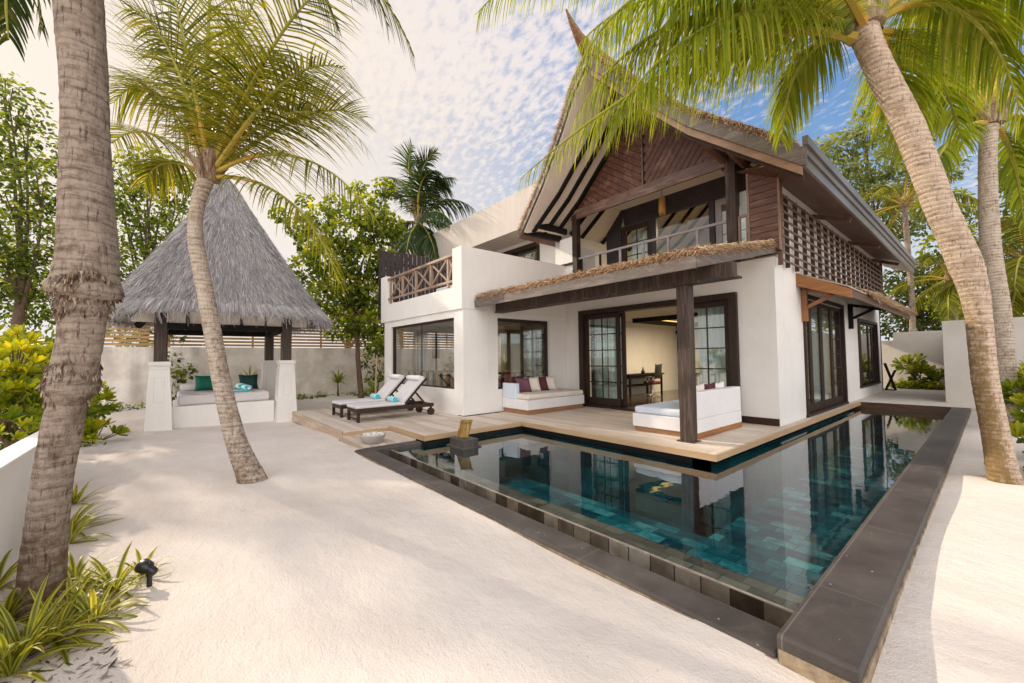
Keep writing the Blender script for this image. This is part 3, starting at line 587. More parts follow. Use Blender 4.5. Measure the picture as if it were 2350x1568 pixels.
# bay door and window on the pool side
sd=MB(); sd.box(RX-.2,RX+.035,11.18,11.29,.2,2.93); sd.box(RX-.2,RX+.035,15.0,15.11,.2,2.93); sd.box(RX-.2,RX+.035,11.18,15.11,2.931,3.03); sd.box(RX-.2,RX+.05,11.15,15.13,.14,.215)
sd.build('door_frame',M['dark_wood'],villa,bevel=.005)
for a,b_,c,r in ((11.30,11.95,1,1),(11.95,12.90,1,1),(12.92,13.95,1,1),(13.97,14.98,2,6)): leaf(villa,a,b_,RX-.07,.22,2.92,c,r,.10,'clad' if False else 'dark_wood',.18,'y')
wd=MB(); wd.box(RX-.2,RX+.035,17.0,17.10,.55,2.74); wd.box(RX-.2,RX+.035,20.25,20.35,.55,2.74); wd.box(RX-.2,RX+.035,17.1,20.25,2.66,2.76); wd.box(RX-.2,RX+.05,16.97,20.38,.49,.56)
wd.build('window_frame',M['dark_wood'],villa,bevel=.005)
for a,b_,r in ((17.11,17.70,3),(17.71,19.0,1),(19.01,19.62,3),(19.63,20.24,3)): leaf(villa,a,b_,RX-.07,.57,2.65,1,r,.07,'dark_wood',.07,'y',name='window_sash')
curtain(villa,13.2,14.9,RX-.40,.2,2.9,'y'); 
# awning over the bay door
mb=MB(); mb.hexa([(RX,10.83,3.36),(RX,20.2,3.36),(-1.93,20.2,2.93),(-1.93,10.83,2.93)],[(RX,10.83,3.42),(RX,20.2,3.42),(-1.93,20.2,2.99),(-1.93,10.83,2.99)])
awn=mb.build('side_awning',M['awn_wood'],villa)
mb=MB(); mb.hexa([(RX,10.78,3.15),(RX,10.825,3.15),(-1.86,10.825,2.76),(-1.86,10.78,2.76)],[(RX,10.78,3.44),(RX,10.825,3.44),(-1.86,10.825,2.95),(-1.86,10.78,2.95)]); mb.build('barge_board',M['orange_wood'],awn,bevel=.004)
mb=MB(); mb.box(-1.928,-1.89,10.83,20.2,2.80,2.97); mb.build('eave_board',M['awn_wood'],awn,bevel=.004)
for yy,mt in ((11.15,'orange_wood'),(15.8,'black_wood')):
    mb=MB(); mb.box(RX+.001,RX+.11,yy-.06,yy+.06,2.36,3.12); mb.bar((RX+.11,yy,2.68),(-2.22,yy,2.93),.06,.08); mb.bar((RX+.11,yy,3.07),(-1.98,yy,2.86),.06,.08); mb.build('awning_bracket',M[mt],awn,bevel=.006)
mb=MB(); mb.hexa([(RX+.02,12.6,3.43),(RX+.02,20.3,3.43),(-1.85,20.3,2.995),(-1.85,12.6,2.995)],[(RX+.02,12.6,3.50),(RX+.02,20.3,3.50),(-1.82,20.3,3.07),(-1.82,12.6,3.07)]); at2=mb.build('thatch_layer',M['thatch_side'],awn)
mb=MB(); thatch_band(mb,(-1.84,12.55,2.99),(-1.84,20.3,2.99),(-.3,0,1),(1,0,-.1),.10,420,.15); thatch_band(mb,(RX+.05,12.58,3.43),(-1.84,12.58,2.99),(0,0,1),(.5,-1,0),.10,500,.12)
mb.build('thatch_fringe',M['thatch_tan'],at2)
mb=MB(); mb.hexa([(RX,10.83,3.425),(RX,12.59,3.425),(-1.90,12.59,2.995),(-1.90,10.83,2.995)],[(RX,10.83,3.455),(RX,12.59,3.455),(-1.90,12.59,3.025),(-1.90,10.83,3.025)]); mb.build('flashing_strip',pm('pale_flashing',(.50,.42,.34),(.42,.35,.28),2,.7),awn)

# ---------------- upper storey, balcony
YB=10.75
mb=MB(); mb.box(-9.2,RX-.221,9.621,YB+.1,3.55,3.72); mb.build('balcony_floor',M['plaster_warm'],villa)
mb=MB(); mb.box(-8.78,-8.22,9.40,9.619,3.622,5.32); mb.box(-8.9,-8.3,9.62,YB,3.72,5.06); mb.build('balcony_pier',M['plaster'],villa)
mb=MB(); mb.box(-8.215,-8.03,9.345,9.53,3.62,5.93); mb.build('balcony_post',M['dark_wood'],villa,bevel=.006)
mb=MB(); mb.box(-3.71,-3.50,9.345,9.53,3.62,5.95); mb.build('balcony_post',M['post_wood'],villa,bevel=.006)
mb=MB(); mb.box(-3.24,-2.70,9.40,9.62,3.70,5.6); wc=mb.build('clad_pier',M['clad'],villa)
mb=MB()
for k in range(13): mb.box(-3.242,-2.72,9.372,9.399,3.72+k*.142,3.72+k*.142+.134)
mb.build('weatherboards',M['clad'],wc,bevel=.004)
MB().box(-2.718,-2.685,9.36,9.399,3.72,5.5).box(-3.29,-3.244,9.36,9.6,3.72,5.6).build('corner_trim',M['rail_wood'],wc)
wf=MB(); wf.box(-3.49,-3.45,9.40,9.46,3.75,4.62); wf.box(-3.33,-3.295,9.40,9.46,3.75,4.62); wf.box(-3.449,-3.331,9.40,9.46,4.58,4.63); wf.box(-3.49,-3.295,9.40,9.46,3.70,3.749)
wq=wf.build('window_frame',M['orange_wood'] if False else M['rail_wood'],villa); MB().box(-3.449,-3.331,9.425,9.432,3.75,4.58).build('pane',M['glass'],wq)
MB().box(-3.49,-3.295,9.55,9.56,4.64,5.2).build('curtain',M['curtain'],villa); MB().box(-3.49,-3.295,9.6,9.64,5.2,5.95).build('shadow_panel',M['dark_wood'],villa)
mb=MB(); RZ=4.585
mb.box(-8.02,-3.715,9.41,9.46,RZ-.03,RZ+.03)
mb.build('balcony_handrail',M['rail_metal'],villa,bevel=.004)
for x in (-7.93,-7.23,-6.55,-5.83,-5.13,-4.40): MB().box(x-.03,x+.03,9.415,9.455,3.62,RZ-.031).build('baluster',M['rail_metal'] if x>-7 else M['black_wood'],villa)
MB().box(-8.72,-8.22,9.34,9.39,4.45,4.51).box(-8.66,-8.60,9.345,9.385,3.62,4.449).build('side_rail',M['black_wood'],villa)
# rear wall of the balcony: dark frame with clipped corners and glazed doors
TX0,TX1=-8.05,-3.1
mb=MB(); poly=[(TX0-.25,3.72),(TX0-.02,3.72),(TX0-.02,5.55),(-7.36,6.14),(RX-.3,6.14),(RX-.3,5.64),(-7.32,5.64),(-7.45,5.60),(-7.45,3.72),(-7.55,3.72)]
mb.box(-7.98,-7.42,YB,YB+.12,3.72,5.56); mb.prism([(-7.98,YB,5.561),(-7.42,YB,5.561),(-7.30,YB,6.20),(-7.40,YB,6.20)],(0,.12,0)); mb.box(-7.30,RX-.23,YB,YB+.12,5.66,6.20); mb.box(-7.41,-7.302,YB+.001,YB+.119,5.562,5.66)
mb.box(-6.36,-6.22,YB,YB+.12,3.72,5.659); mb.box(-4.70,-4.56,YB,YB+.12,3.72,5.659)
df=mb.build('balcony_door_frame',pm('charcoal_joinery',(.05,.042,.043),(.035,.028,.029),2,.45),villa,bevel=.005)
leaf(villa,-7.41,-6.37,YB+.06,3.74,5.64,2,4,.16,'dark_wood',.2)
MB().box(-6.21,-4.71,YB+.05,YB+.06,3.75,5.655).build('glass_panel',M['glass_soft'],villa)
leaf(villa,-4.55,-3.30,YB+.06,3.74,5.64,1,2,.16,'rail_metal',.2)
MB().box(-4.40,-3.46,YB+.5,YB+.51,3.74,5.3).build('curtain',M['curtain'],villa); curtain(villa,-7.3,-6.6,YB+.4,3.74,5.5)
# bedroom behind, with raftered ceiling
MB().box(-9.0,RX-.23,YB+.13,17,3.55,3.74).build('bedroom_floor',M['polish_floor'],villa)
MB().box(-9.0,RX-.23,16.5,16.7,3.74,7.5).build('bedroom_wall',M['plaster_warm'],villa)
RZR,RXR=8.60,-5.78
TS={1:([0,.35,.537,.79,1.0],[8.60,7.15,6.44,5.72,5.13],3.78),-1:([0,.16,.31,.60,1.0],[8.60,8.22,7.58,6.56,5.48],3.58)}
YR,YE,YBK=7.25,8.22,23.0
def prof_z(s,t): return float(np.interp(t,TS[s][0],TS[s][1]))
def roof_z(x):
    s=1 if x>=RXR else -1; return prof_z(s,abs(x-RXR)/TS[s][2])
def RP(s,t,y,dz=0): return (RXR+s*TS[s][2]*t,y,prof_z(s,min(t,1))-max(0,t-1)*1.0+dz)
def yf(t): return YR+(YE-YR)*t
def slope_sheet(mb,s,t0,t1,d0,d1,front,back):
    """layer of the roof slope between offsets d0 and d1 below/above the roof surface"""
    ts=[t0]+[q for q in TS[s][0] if t0<q<t1]+[t1]
    for p,q in zip(ts,ts[1:]):
        f0,f1=(front(p),front(q)); A=[RP(s,p,f0,d0),RP(s,q,f1,d0),RP(s,q,back,d0),RP(s,p,back,d0)]; B=[RP(s,p,f0,d1),RP(s,q,f1,d1),RP(s,q,back,d1),RP(s,p,back,d1)]
        if s<0: A=[A[k] for k in (0,3,2,1)]; B=[B[k] for k in (0,3,2,1)]
        mb.hexa(A,B)
# inside / underside ceiling of both slopes, cream, with black rafters
sc_=MB(); slope_sheet(sc_,-1,.0,.93,-.24,-.18,lambda t:yf(t)+.03,21)
slope_sheet(sc_,1,.0,.70,-.30,-.24,lambda t:9.56,21)
ceil_=sc_.build('raftered_ceiling',M['soffit_cream'],villa)
for y in (8.46,8.90,9.34,9.95,10.5,11.6,12.4,13.2,14.0,14.8,15.6,16.4):
    for s,t1,dz in ((-1,.90,-.29),(1,.70,-.35)):
        if s>0 and y<9.5: continue
        mb=MB()
        ts=[.01]+[q for q in TS[s][0] if .01<q<t1]+[t1]
        for p,q in zip(ts,ts[1:]):
            if y<yf(q)+.1: continue
            pa=p if y>yf(p)+.1 else p
            mb.bar(RP(s,pa,y,dz),RP(s,q,y,dz),.095,.10)
        mb.build('rafter',M['black_wood'],ceil_)
MB().box(-7.33,-4.2,9.53,YB-.001,6.19,6.23).build('collar_ceiling',M['soffit_cream'],villa)
mb=MB(); mb.hexa([(-9.00,8.36,5.62),(-8.86,8.36,5.62),(-8.50,9.45,5.46),(-8.62,9.45,5.46)],[(-9.00,8.36,5.80),(-8.86,8.36,5.80),(-8.50,9.45,5.62),(-8.62,9.45,5.62)]); mb.build('eave_plate',M['black_wood'],villa)
mb=MB(); mb.hexa([(-9.24,8.28,5.40),(-9.12,8.28,5.40),(-8.74,9.45,5.28),(-8.86,9.45,5.28)],[(-9.24,8.28,5.53),(-9.12,8.28,5.53),(-8.74,9.45,5.47),(-8.86,9.45,5.47)]); mb.build('eave_plate',M['black_wood'],villa)
mb=MB(); mb.hexa([(-9.10,8.30,5.56),(-8.98,8.30,5.56),(-8.62,9.44,5.46),(-8.74,9.44,5.46)],[(-9.10,8.30,5.58),(-8.98,8.30,5.58),(-8.62,9.44,5.48),(-8.74,9.44,5.48)]); mb.build('eave_panel',M['soffit_cream'],villa)
# gable: timber triangle with fanned boards
gx0,gx1,gz0=-8.16,-3.42,5.92; GP=RZR-.25
def gz_(x): return roof_z(x)-(.22 if x<RXR else .28)
mb=MB(); xsg=[gx0,RXR-3.58*.6,RXR-3.58*.31,RXR-3.58*.16,RXR,RXR+3.78*.35,RXR+3.78*.537,gx1]
mb.prism([(gx0,9.43,gz0),(gx1,9.43,gz0)]+[(x,9.43,gz_(x)) for x in reversed(xsg)],(0,.12,0)); gab=mb.build('gable_panel',M['seam_wood'],villa)
for s in (1,-1):
    mb=MB(); k=-4.0; sx_,sz_=(.60,.80) if s>0 else (.80,.60); st_=.150/sz_
    while k<3.2:
        pts=[]
        for t in np.linspace(0,4.5,160):
            x=RXR+s*(k+t*sx_); z=gz0+.16+t*sz_
            if (x-RXR)*s>.03 and gx0<x<gx1 and z<gz_(x)-.05: pts.append((x,z))
        if len(pts)>3: mb.bar((pts[0][0],9.424,pts[0][1]),(pts[-1][0],9.424,pts[-1][1]),.136,.016,(0,1,0))
        k+=st_
    mb.build('gable_boards',M['gable_wood'],gab,bevel=.003)
mb=MB(); mb.box(gx0-.1,gx1+.1,9.35,9.425,5.80,5.90); mb.box(gx0-.1,gx1+.1,9.37,9.426,5.901,6.03); mb.box(gx0-.05,gx1+.05,9.38,9.428,6.031,6.10); mb.box(RXR-.025,RXR+.025,9.38,9.412,6.101,GP-.1)
mb.build('gable_chord',M['clad_chord'],gab,bevel=.005)
# main roof
mb=MB(); slope_sheet(mb,1,0,1,-.24,0,yf,YBK); slope_sheet(mb,-1,0,1,-.179,0,yf,YBK)
roof=mb.build('main_roof',M['awn_wood'],villa)
mb=MB()
def barge(mb,s,t0,t1,d0,d1,dy,th):
    ts=[t0]+[q for q in TS[s][0] if t0<q<t1]+[t1]
    for p,q in zip(ts,ts[1:]): mb.hexa([RP(s,p,yf(p)+dy,d0),RP(s,q,yf(q)+dy,d0),RP(s,q,yf(q)+dy+th,d0),RP(s,p,yf(p)+dy+th,d0)],[RP(s,p,yf(p)+dy,d1),RP(s,q,yf(q)+dy,d1),RP(s,q,yf(q)+dy+th,d1),RP(s,p,yf(p)+dy+th,d1)])
barge(mb,1,0,1.02,-.30,.02,-.07,.065); barge(mb,-1,0,1.0,-.19,.02,-.05,.045); mb.build('barge_board',M['grey_timber'],roof,bevel=.004)
mb=MB(); barge(mb,1,.02,1.0,-.46,-.302,-.03,.06); mb.build('barge_board',M['tan_board'],roof,bevel=.004)
mb=MB(); barge(mb,1,.05,1.0,-.53,-.40,.035,.05); mb.build('inner_barge',M['dark_wood'],roof)
ex=RXR+3.78
mb=MB(); mb.box(ex-.02,ex+.03,YE-.05,YBK,4.84,5.02); mb.box(ex+.012,ex+.07,YE-.06,YBK,5.024,5.15); mb.box(ex+.03,ex+.115,YE-.07,YBK,5.154,5.31); mb.build('gutter',M['gutter'],roof,bevel=.006)
mb=MB(); mb.hexa([(RX-.02,9.42,5.26),(ex-.02,8.30,4.86),(ex-.02,YBK-.05,4.86),(RX-.02,YBK-.05,5.26)],[(RX-.02,9.42,5.285),(ex-.02,8.30,4.885),(ex-.02,YBK-.05,4.885),(RX-.02,YBK-.05,5.285)]); mb.hexa([(-3.5,9.40,5.6),(-2.85,9.40,5.262),(ex-.03,8.3,4.862),(ex-.3,8.25,5.02)],[(-3.5,9.40,5.62),(-2.85,9.40,5.27),(ex-.03,8.3,4.87),(ex-.3,8.25,5.03)]); mb.build('eave_soffit',M['awn_wood'],roof)
for yy in (12.4,16.2,20.0): MB().bar((RX-.02,yy,5.10),(ex-.1,yy,4.80),.08,.10).build('eave_strut',M['awn_wood'],roof)
for xx,zz_,ya in ((-3.72,6.02,8.55),(-3.30,5.78,8.70)): mb=MB(); mb.tube([(xx,ya,zz_),(xx,ya+.06,zz_),(xx,9.42,zz_-.05)],[.085,.11,.11],8,smooth=False); mb.build('purlin_end',M['awn_wood'],roof,bevel=.01)
# horn on the ridge
mb=MB(); rp=np.array(RP(1,0,YR,0)); mb.tube([rp+(0,.6,-.05),rp+(0,.0,.05),rp+(0,-.32,.24),rp+(0,-.56,.45),rp+(0,-.74,.66)],[.24,.19,.11,.06,.018],8); mb.build('ridge_horn',M['thatch_side'],roof)
mb=MB(); mb.tube([RP(1,0,YR-.02,.06),RP(1,0,YBK,.06)],.18,8); mb.build('ridge_cap',M['thatch_side'],roof)
mb=MB(); slope_sheet(mb,1,.01,.94,.003,.13,lambda t:yf(t)-.01,YBK); slope_sheet(mb,-1,.01,1.0,.003,.15,lambda t:yf(t)-.01,YBK); rth=mb.build('roof_thatch',M['thatch_side'],roof)
mb=MB()
for s,ts,od,dn in ((1,[.02,.35,.537,.79,.94],(.25,-1,-.3),620),(-1,[.02,.16,.31,.6,1.0],(-.35,-.8,-.2),420)):
    for p,q in zip(ts,ts[1:]): thatch_band(mb,RP(s,p,yf(p)-.03,.0),RP(s,q,yf(q)-.03,.0),(0,.2,1),od,.15,dn,.13)
thatch_band(mb,RP(-1,1.0,YE-.04,-.06),RP(-1,1.0,YBK,-.06),(.3,0,1),(-.6,-.1,-.8),.2,180,.14)
thatch_band(mb,RP(1,.94,YE,.02),RP(1,.94,YE+1.5,.02),(0,0,1),(1,-.3,-.2),.14,500,.14)
mb.build('thatch_fringe',M['thatch_tan'],rth)

# ---------------- left wing (dining room with roof terrace)
WY=5.57
mb=MB(); wall(mb,'y',WY,WY+.2,-13.45,-8.78,.0,2.85,[(-12.91,-8.97,.80,2.66)]); mb.build('wing_front_wall',M['plaster'],villa)
mb=MB(); wall(mb,'x',-8.775,-8.56,WY,9.399,.158,2.85,[(6.68,8.66,.76,2.68)]); mb.build('wing_side_wall',M['plaster'],villa)
mb=MB(); wall(mb,'x',-13.45,-13.25,WY+.201,11,.0,2.85,[(6.1,10.5,.85,2.55)]); mb.build('wing_left_wall',M['plaster'],villa)
MB().box(-13.40,-13.36,7.5,7.56,.85,2.55).box(-13.40,-13.36,9.0,9.06,.85,2.55).build('window_frame',M['dark_wood'],villa)
MB().box(-8.559,-8.535,WY+.01,6.36,.17,2.83).build('pilaster',M['plaster'],villa)
MB().box(-8.80,-8.552,WY-.004,9.3,.150,.166).build('base_shadow_gap',M['void'],villa)
mb=MB(); mb.box(-13.68,-8.77,WY-.035,WY+.2,2.852,3.44); mb.box(-8.77,-8.545,WY-.035,9.398,2.852,4.45); mb.box(-8.98,-8.771,WY-.034,WY+.2,3.441,4.449); mb.box(-13.68,-13.22,WY-.034,WY+.2,3.441,4.42); mb.box(-13.68,-13.48,WY+.201,11,2.852,3.6)
mb.build('terrace_parapet',M['plaster'],villa)
MB().box(-13.47,-8.78,WY+.21,10.4,3.0,3.3).build('terrace_floor',M['terrace'],villa)
rl=MB(); rl.box(-13.215,-8.985,WY+.0,WY+.10,4.28,4.35); rl.box(-13.215,-8.985,WY+.02,WY+.08,3.60,3.66)
rail=rl.build('terrace_railing',M['rail_wood'],villa,bevel=.005)
n=5; xs_=np.linspace(-13.05,-9.32,n); mb=MB()
for k,x in enumerate(xs_):
    mb.box(x-.035,x+.035,WY+.021,WY+.079,3.445,3.599) if k in (0,2,4) else None
    mb.box(x-.035,x+.035,WY+.021,WY+.079,3.661,4.279)
for a,b2 in list(zip(xs_,xs_[1:]))+[(-9.32,-8.4)]:
    b2=min(b2,-9.0+.0) if a<-9.4 else -9.0
    mb.bar((a+.04,WY+.045,3.67),(b2-.04 if b2<-9.01 else b2,WY+.045,4.27),.035,.045,(0,1,0)); mb.bar((a+.04,WY+.06,4.27),(b2-.04 if b2<-9.01 else b2,WY+.06,3.67),.034,.044,(0,1,0))
mb.build('cross_braces',M['rail_wood'],rail)
# privacy fence beside the terrace
fen=thing('slatted_privacy_fence','charcoal vertical slat fence standing beside the roof terrace','fence',(-13.8,7,3.3))
mb=MB(); y=5.60
while y<10.5: mb.box(-13.83,-13.80,y,y+.15,2.9,5.47+.02*math.sin(y*3)); y+=.172
mb.build('slat_panel',M['darkslat'],fen)
MB().box(-13.88,-13.832,5.6,10.6,3.6,3.7).box(-13.88,-13.832,5.6,10.6,5.0,5.1).box(-13.90,-13.834,5.53,5.599,2.86,5.50).build('fence_rail',M['darkslat'],fen)
# windows of the wing
gl=MB(); gl.box(-12.905,-8.975,WY+.10,WY+.112,.805,2.655); g1=gl.build('window_pane',M['glass_big'],villa)
MB().box(-12.91,-12.82,WY+.06,WY+.15,.80,2.66).box(-12.82,-8.975,WY+.06,WY+.15,2.60,2.659).box(-12.82,-8.975,WY+.06,WY+.15,.801,.84).box(-10.95,-10.92,WY+.095,WY+.118,.84,2.6).build('window_frame',M['dark_wood'],villa)
MB().box(-8.70,-8.688,6.69,8.65,.77,2.67).build('window_pane',M['glass_big'],villa)
MB().box(-8.74,-8.65,6.685,8.655,2.60,2.679).box(-8.74,-8.65,8.58,8.656,.77,2.6).box(-8.74,-8.65,6.684,6.74,.77,2.6).box(-8.74,-8.65,6.684,8.656,.762,.80).build('window_frame',M['dark_wood'],villa)
# railing inside the dining room windows
mb=MB(); mb.box(-12.8,-9.0,6.02,6.10,1.18,1.24); mb.build('window_rail',M['rail_wood'],villa)
mb=MB()
for x in np.linspace(-12.6,-9.2,9): mb.box(x-.04,x+.04,6.03,6.09,.3,1.179)
mb.box(-9.06,-8.98,6.8,9.0,1.13,1.19); 
for y in np.linspace(7.2,8.6,4): mb.box(-9.05,-8.99,y-.04,y+.04,.3,1.129)
mb.build('window_balusters',M['dark_wood'],villa)
MB().box(-13.2,-8.8,5.8,11,.0,.17).build('dining_floor',M['polish_floor'],villa)
mb=MB(); wall(mb,'y',10.8,10.9,-13.24,-8.8,.17,2.85,[(-12.9,-11.6,.17,2.5),(-11.3,-10.0,.17,2.5)]); mb.build('dining_wall',M['room_wall'],villa); MB().box(-13.2,-8.8,5.8,10.8,2.80,2.849).build('dining_ceiling',M['room_wall'],villa)
curtain(villa,6.6,7.1,-13.2,.9,2.62,'y')
# folding glass doors at the back of the dining room
leaf(villa,-12.9,-11.6,10.7,.2,2.5,2,4); leaf(villa,-11.3,-10.0,10.7,.2,2.5,2,4)
MB().box(-11.58,-11.32,10.6,10.65,.2,2.5).box(-9.9,-9.4,10.6,10.65,.2,2.5).build('curtain',M['curtain'],villa)
# white upper block behind the terrace
mb=MB(); mb.box(-21,-9.25,9.41,9.60,6.19,7.55); mb.box(-21,-9.25,9.601,12,6.20,6.4); mb.box(-21,-9.25,9.601,12,7.3,7.5); mb.build('upper_frieze',M['frieze'],villa)
mb=MB(); wall(mb,'y',10.6,10.8,-21,-9.0,3.3,6.19,[(-14.5,-10.95,4.0,6.0)]); mb.build('upper_wall',M['plaster'],villa)
MB().box(-14.5,-10.95,10.55,10.7,5.86,6.02).box(-11.05,-10.94,10.55,10.7,4.0,5.859).box(-12.6,-12.5,10.55,10.7,4.0,5.859).build('window_frame',M['dark_wood'],villa)
MB().box(-14.4,-11.05,10.70,10.712,4.0,5.86).build('window_pane',M['glass_big'],villa)
MB().box(-21,-9.0,11.5,11.6,3.3,6.18).build('dark_room_wall',M['dark_wood'],villa)

# pendant lantern
pl=thing('pendant_lantern','honey coloured rattan cylinder lantern hanging under the balcony gable','lamp',(-5.70,10.2,6.18))
MB().tube([(-5.70,10.2,6.19),(-5.70,10.2,5.95)],.006,6).build('cord',M['black'],pl)
MB().lathe([(.03,5.95),(.085,5.93),(.09,5.6),(.085,5.52),(.05,5.50)],(-5.70,10.2,0),16).build('lamp_shade',M['rattan'],pl)
mb=MB()
for k in range(10): a=2*math.pi*k/10; mb.tube([(-5.70+.088*math.cos(a),10.2+.088*math.sin(a),5.56),(-5.70+.06*math.cos(a),10.2+.06*math.sin(a),5.44)],.008,5)
mb.build('shade_tips',M['rattan'],pl)

# ================================================================== FURNITURE
def cush(name,label,mat,c,ax,ay,az,w,h,t,group=None,cat='cushion'):
    o=MB().cushion((0,0,0),ax,ay,az,w,h,t).build(name,M[mat]); o.location=tuple(c); tag(o,label,cat,group); return o
def couch(name,label,loc,parts):
    t=thing(name,label,'daybed',loc); return t
# couch against the wing
c1=couch('porch_daybed','white built-in daybed in the porch corner against the wing wall',(-8,7.9,.156),0)
MB().box(-8.53,-7.575,6.845,8.96,.157,.275).build('plinth',M['plinth'],c1,bevel=.004)
MB().box(-8.54,-7.545,6.815,8.99,.276,.525).build('base_box',M['white_fabric'],c1,bevel=.008)
MB().box(-8.54,-7.98,6.815,6.93,.526,.93).build('armrest',M['blue_fabric'],c1,bevel=.012)
MB().softbox(-8.50,-7.55,6.84,8.98,.527,.665,.05).build('seat_mattress',M['cream_fabric'],c1,bevel=.0)
for y,mt,lb in ((7.32,'plum','plum cushion at the armrest end of the porch daybed'),(7.68,'cream_fabric','cream cushion between the two plum ones on the porch daybed'),(7.98,'maroon','maroon cushion in the middle of the porch daybed'),(8.32,'cream_fabric','cream cushion at the far end of the porch daybed, nearest the door')):
    z=.86; cush('scatter_cushion',lb,mt,(-8.27,y,z),(.35,1,0),(-.32,0,1),(1,-.35,.3),.43,.42,.17,'cushions on the porch daybed')
c2=couch('terrace_daybed','white daybed behind the porch post with its tall back toward the pool',(-4,7.9,.156),0)
MB().box(-4.585,-3.36,6.98,8.80,.157,.245).build('plinth',M['plinth'],c2,bevel=.004)
MB().box(-4.62,-3.335,6.95,8.83,.246,.49).build('base_box',M['white_fabric'],c2,bevel=.008)
MB().softbox(-4.60,-3.52,6.965,8.80,.492,.63,.05).build('seat_mattress',M['blue_fabric'],c2)
MB().box(-3.50,-3.336,6.951,8.829,.491,.965).build('backrest',M['white_fabric'],c2,bevel=.014)
MB().box(-3.345,-3.325,6.96,8.82,.158,.26).build('back_plinth',M['orange_wood'],c2,bevel=.003)
for y,mt,lb in ((7.55,'cream_fabric','cream cushion nearest the pool on the terrace daybed'),(8.02,'maroon','maroon cushion peeping over the back of the terrace daybed'),(8.42,'white_fabric','white cushion nearest the house wall on the terrace daybed')):
    cush('scatter_cushion',lb,mt,(-3.64,y,.86),(0,1,.05),(.28,0,1),(-1,0,.28),.44,.42,.17,'cushions on the terrace daybed')

# sun loungers
def lounger(x0,label):
    t=thing('sun_lounger',label,'sun lounger',(x0+.35,4.2,.156),'sun loungers on the deck'); x1=x0+.70; Y0=3.24
    fr=MB(); fr.box(x0,x0+.05,Y0,5.20,.37,.46); fr.box(x1-.05,x1,Y0,5.20,.37,.46); fr.box(x0+.05,x1-.05,Y0,Y0+.05,.37,.46); fr.box(x0+.05,x1-.05,4.38,4.43,.38,.45); fr.box(x0+.05,x1-.05,5.14,5.19,.38,.45)
    f=fr.build('frame',M['dark_wood'],t,bevel=.005)
    for x in (x0,x1-.055): MB().box(x,x+.055,Y0,Y0+.065,.157,.369).build('leg',M['dark_wood'],t,bevel=.004)
    MB().box(x0+.056,x1-.056,Y0+.02,Y0+.05,.21,.24).build('stretcher',M['dark_wood'],t)
    for x in (x0,x1-.05):
        MB().box(x+.005,x+.045,5.10,5.15,.24,.369).build('wheel_bracket',M['dark_wood'],t)
        w=MB(); w.tube([(x-.012,5.125,.247),(x+.062,5.125,.247)],.09,18); wh=w.build('wheel',M['dark_wood'],t,bevel=.006)
    MB().bar((x0+.05,5.125,.247),(x1-.05,5.125,.247),.02,.02).build('axle',M['dark_wood'],t)
    A=np.array((0,4.40,.475)); B=np.array((0,4.99,1.085)); u=(B-A)/np.linalg.norm(B-A); nrm=np.array((0,-u[2],u[1]))
    g=MB()
    for x in (x0+.02,x1-.06): g.bar(A+(x+.02,0,0),B+(x+.02,0,0),.045,.05,nrm)
    g.bar(B+(x0+.02,0,0),B+(x1-.02,0,0),.05,.045); br=g.build('backrest',M['dark_wood'],t,bevel=.004)
    g=MB(); 
    for x in (x0+.06,x1-.06): g.bar(A+u*.42+(x,0,0)-nrm*.02,np.array((x,4.99,.44)),.03,.04)
    g.build('prop_strut',M['dark_wood'],t)
    MB().softbox(x0+.01,x1-.01,Y0-.02,4.42,.462,.535,.03).build('mattress',M['grey_fabric'],t)
    g=MB(); q=[A+nrm*.028+u*-.02,A+nrm*.105+u*.02,B+nrm*.105,B+nrm*.028]; g.prism([p+(x0+.015,0,0) for p in q],(.67,0,0)); g.build('back_cushion',M['grey_fabric'],t,bevel=.02,seg=3)
    c=B-u*.10+nrm*.14; g=MB(); g.tube([c+(x0+.03,0,0),c+(x0+.05,0,0),c+(x1-.05,0,0),c+(x1-.03,0,0)],[.05,.085,.085,.05],14,flat=.75); g.build('pillow',M['white_fabric'],t)
    return t
la=lounger(-10.07,'dark wood sun lounger nearest the pool with white mattress and turquoise towel')
dup(la,(-1.12,-.02,0),'dark wood sun lounger behind the other, farther from the pool')
for x,lb in ((-9.72,'rolled turquoise towel on the lounger nearest the pool'),(-10.84,'rolled turquoise towel on the farther lounger')):
    t=thing('rolled_towel',lb,'towel',(x,4.22,.60),'rolled towels on the loungers')
    MB().tube([(x-.19,4.22,.60),(x-.17,4.22,.60),(x+.17,4.22,.60),(x+.19,4.22,.60)],[.05,.068,.068,.05],14).build('towel_roll',M['towel'],t)

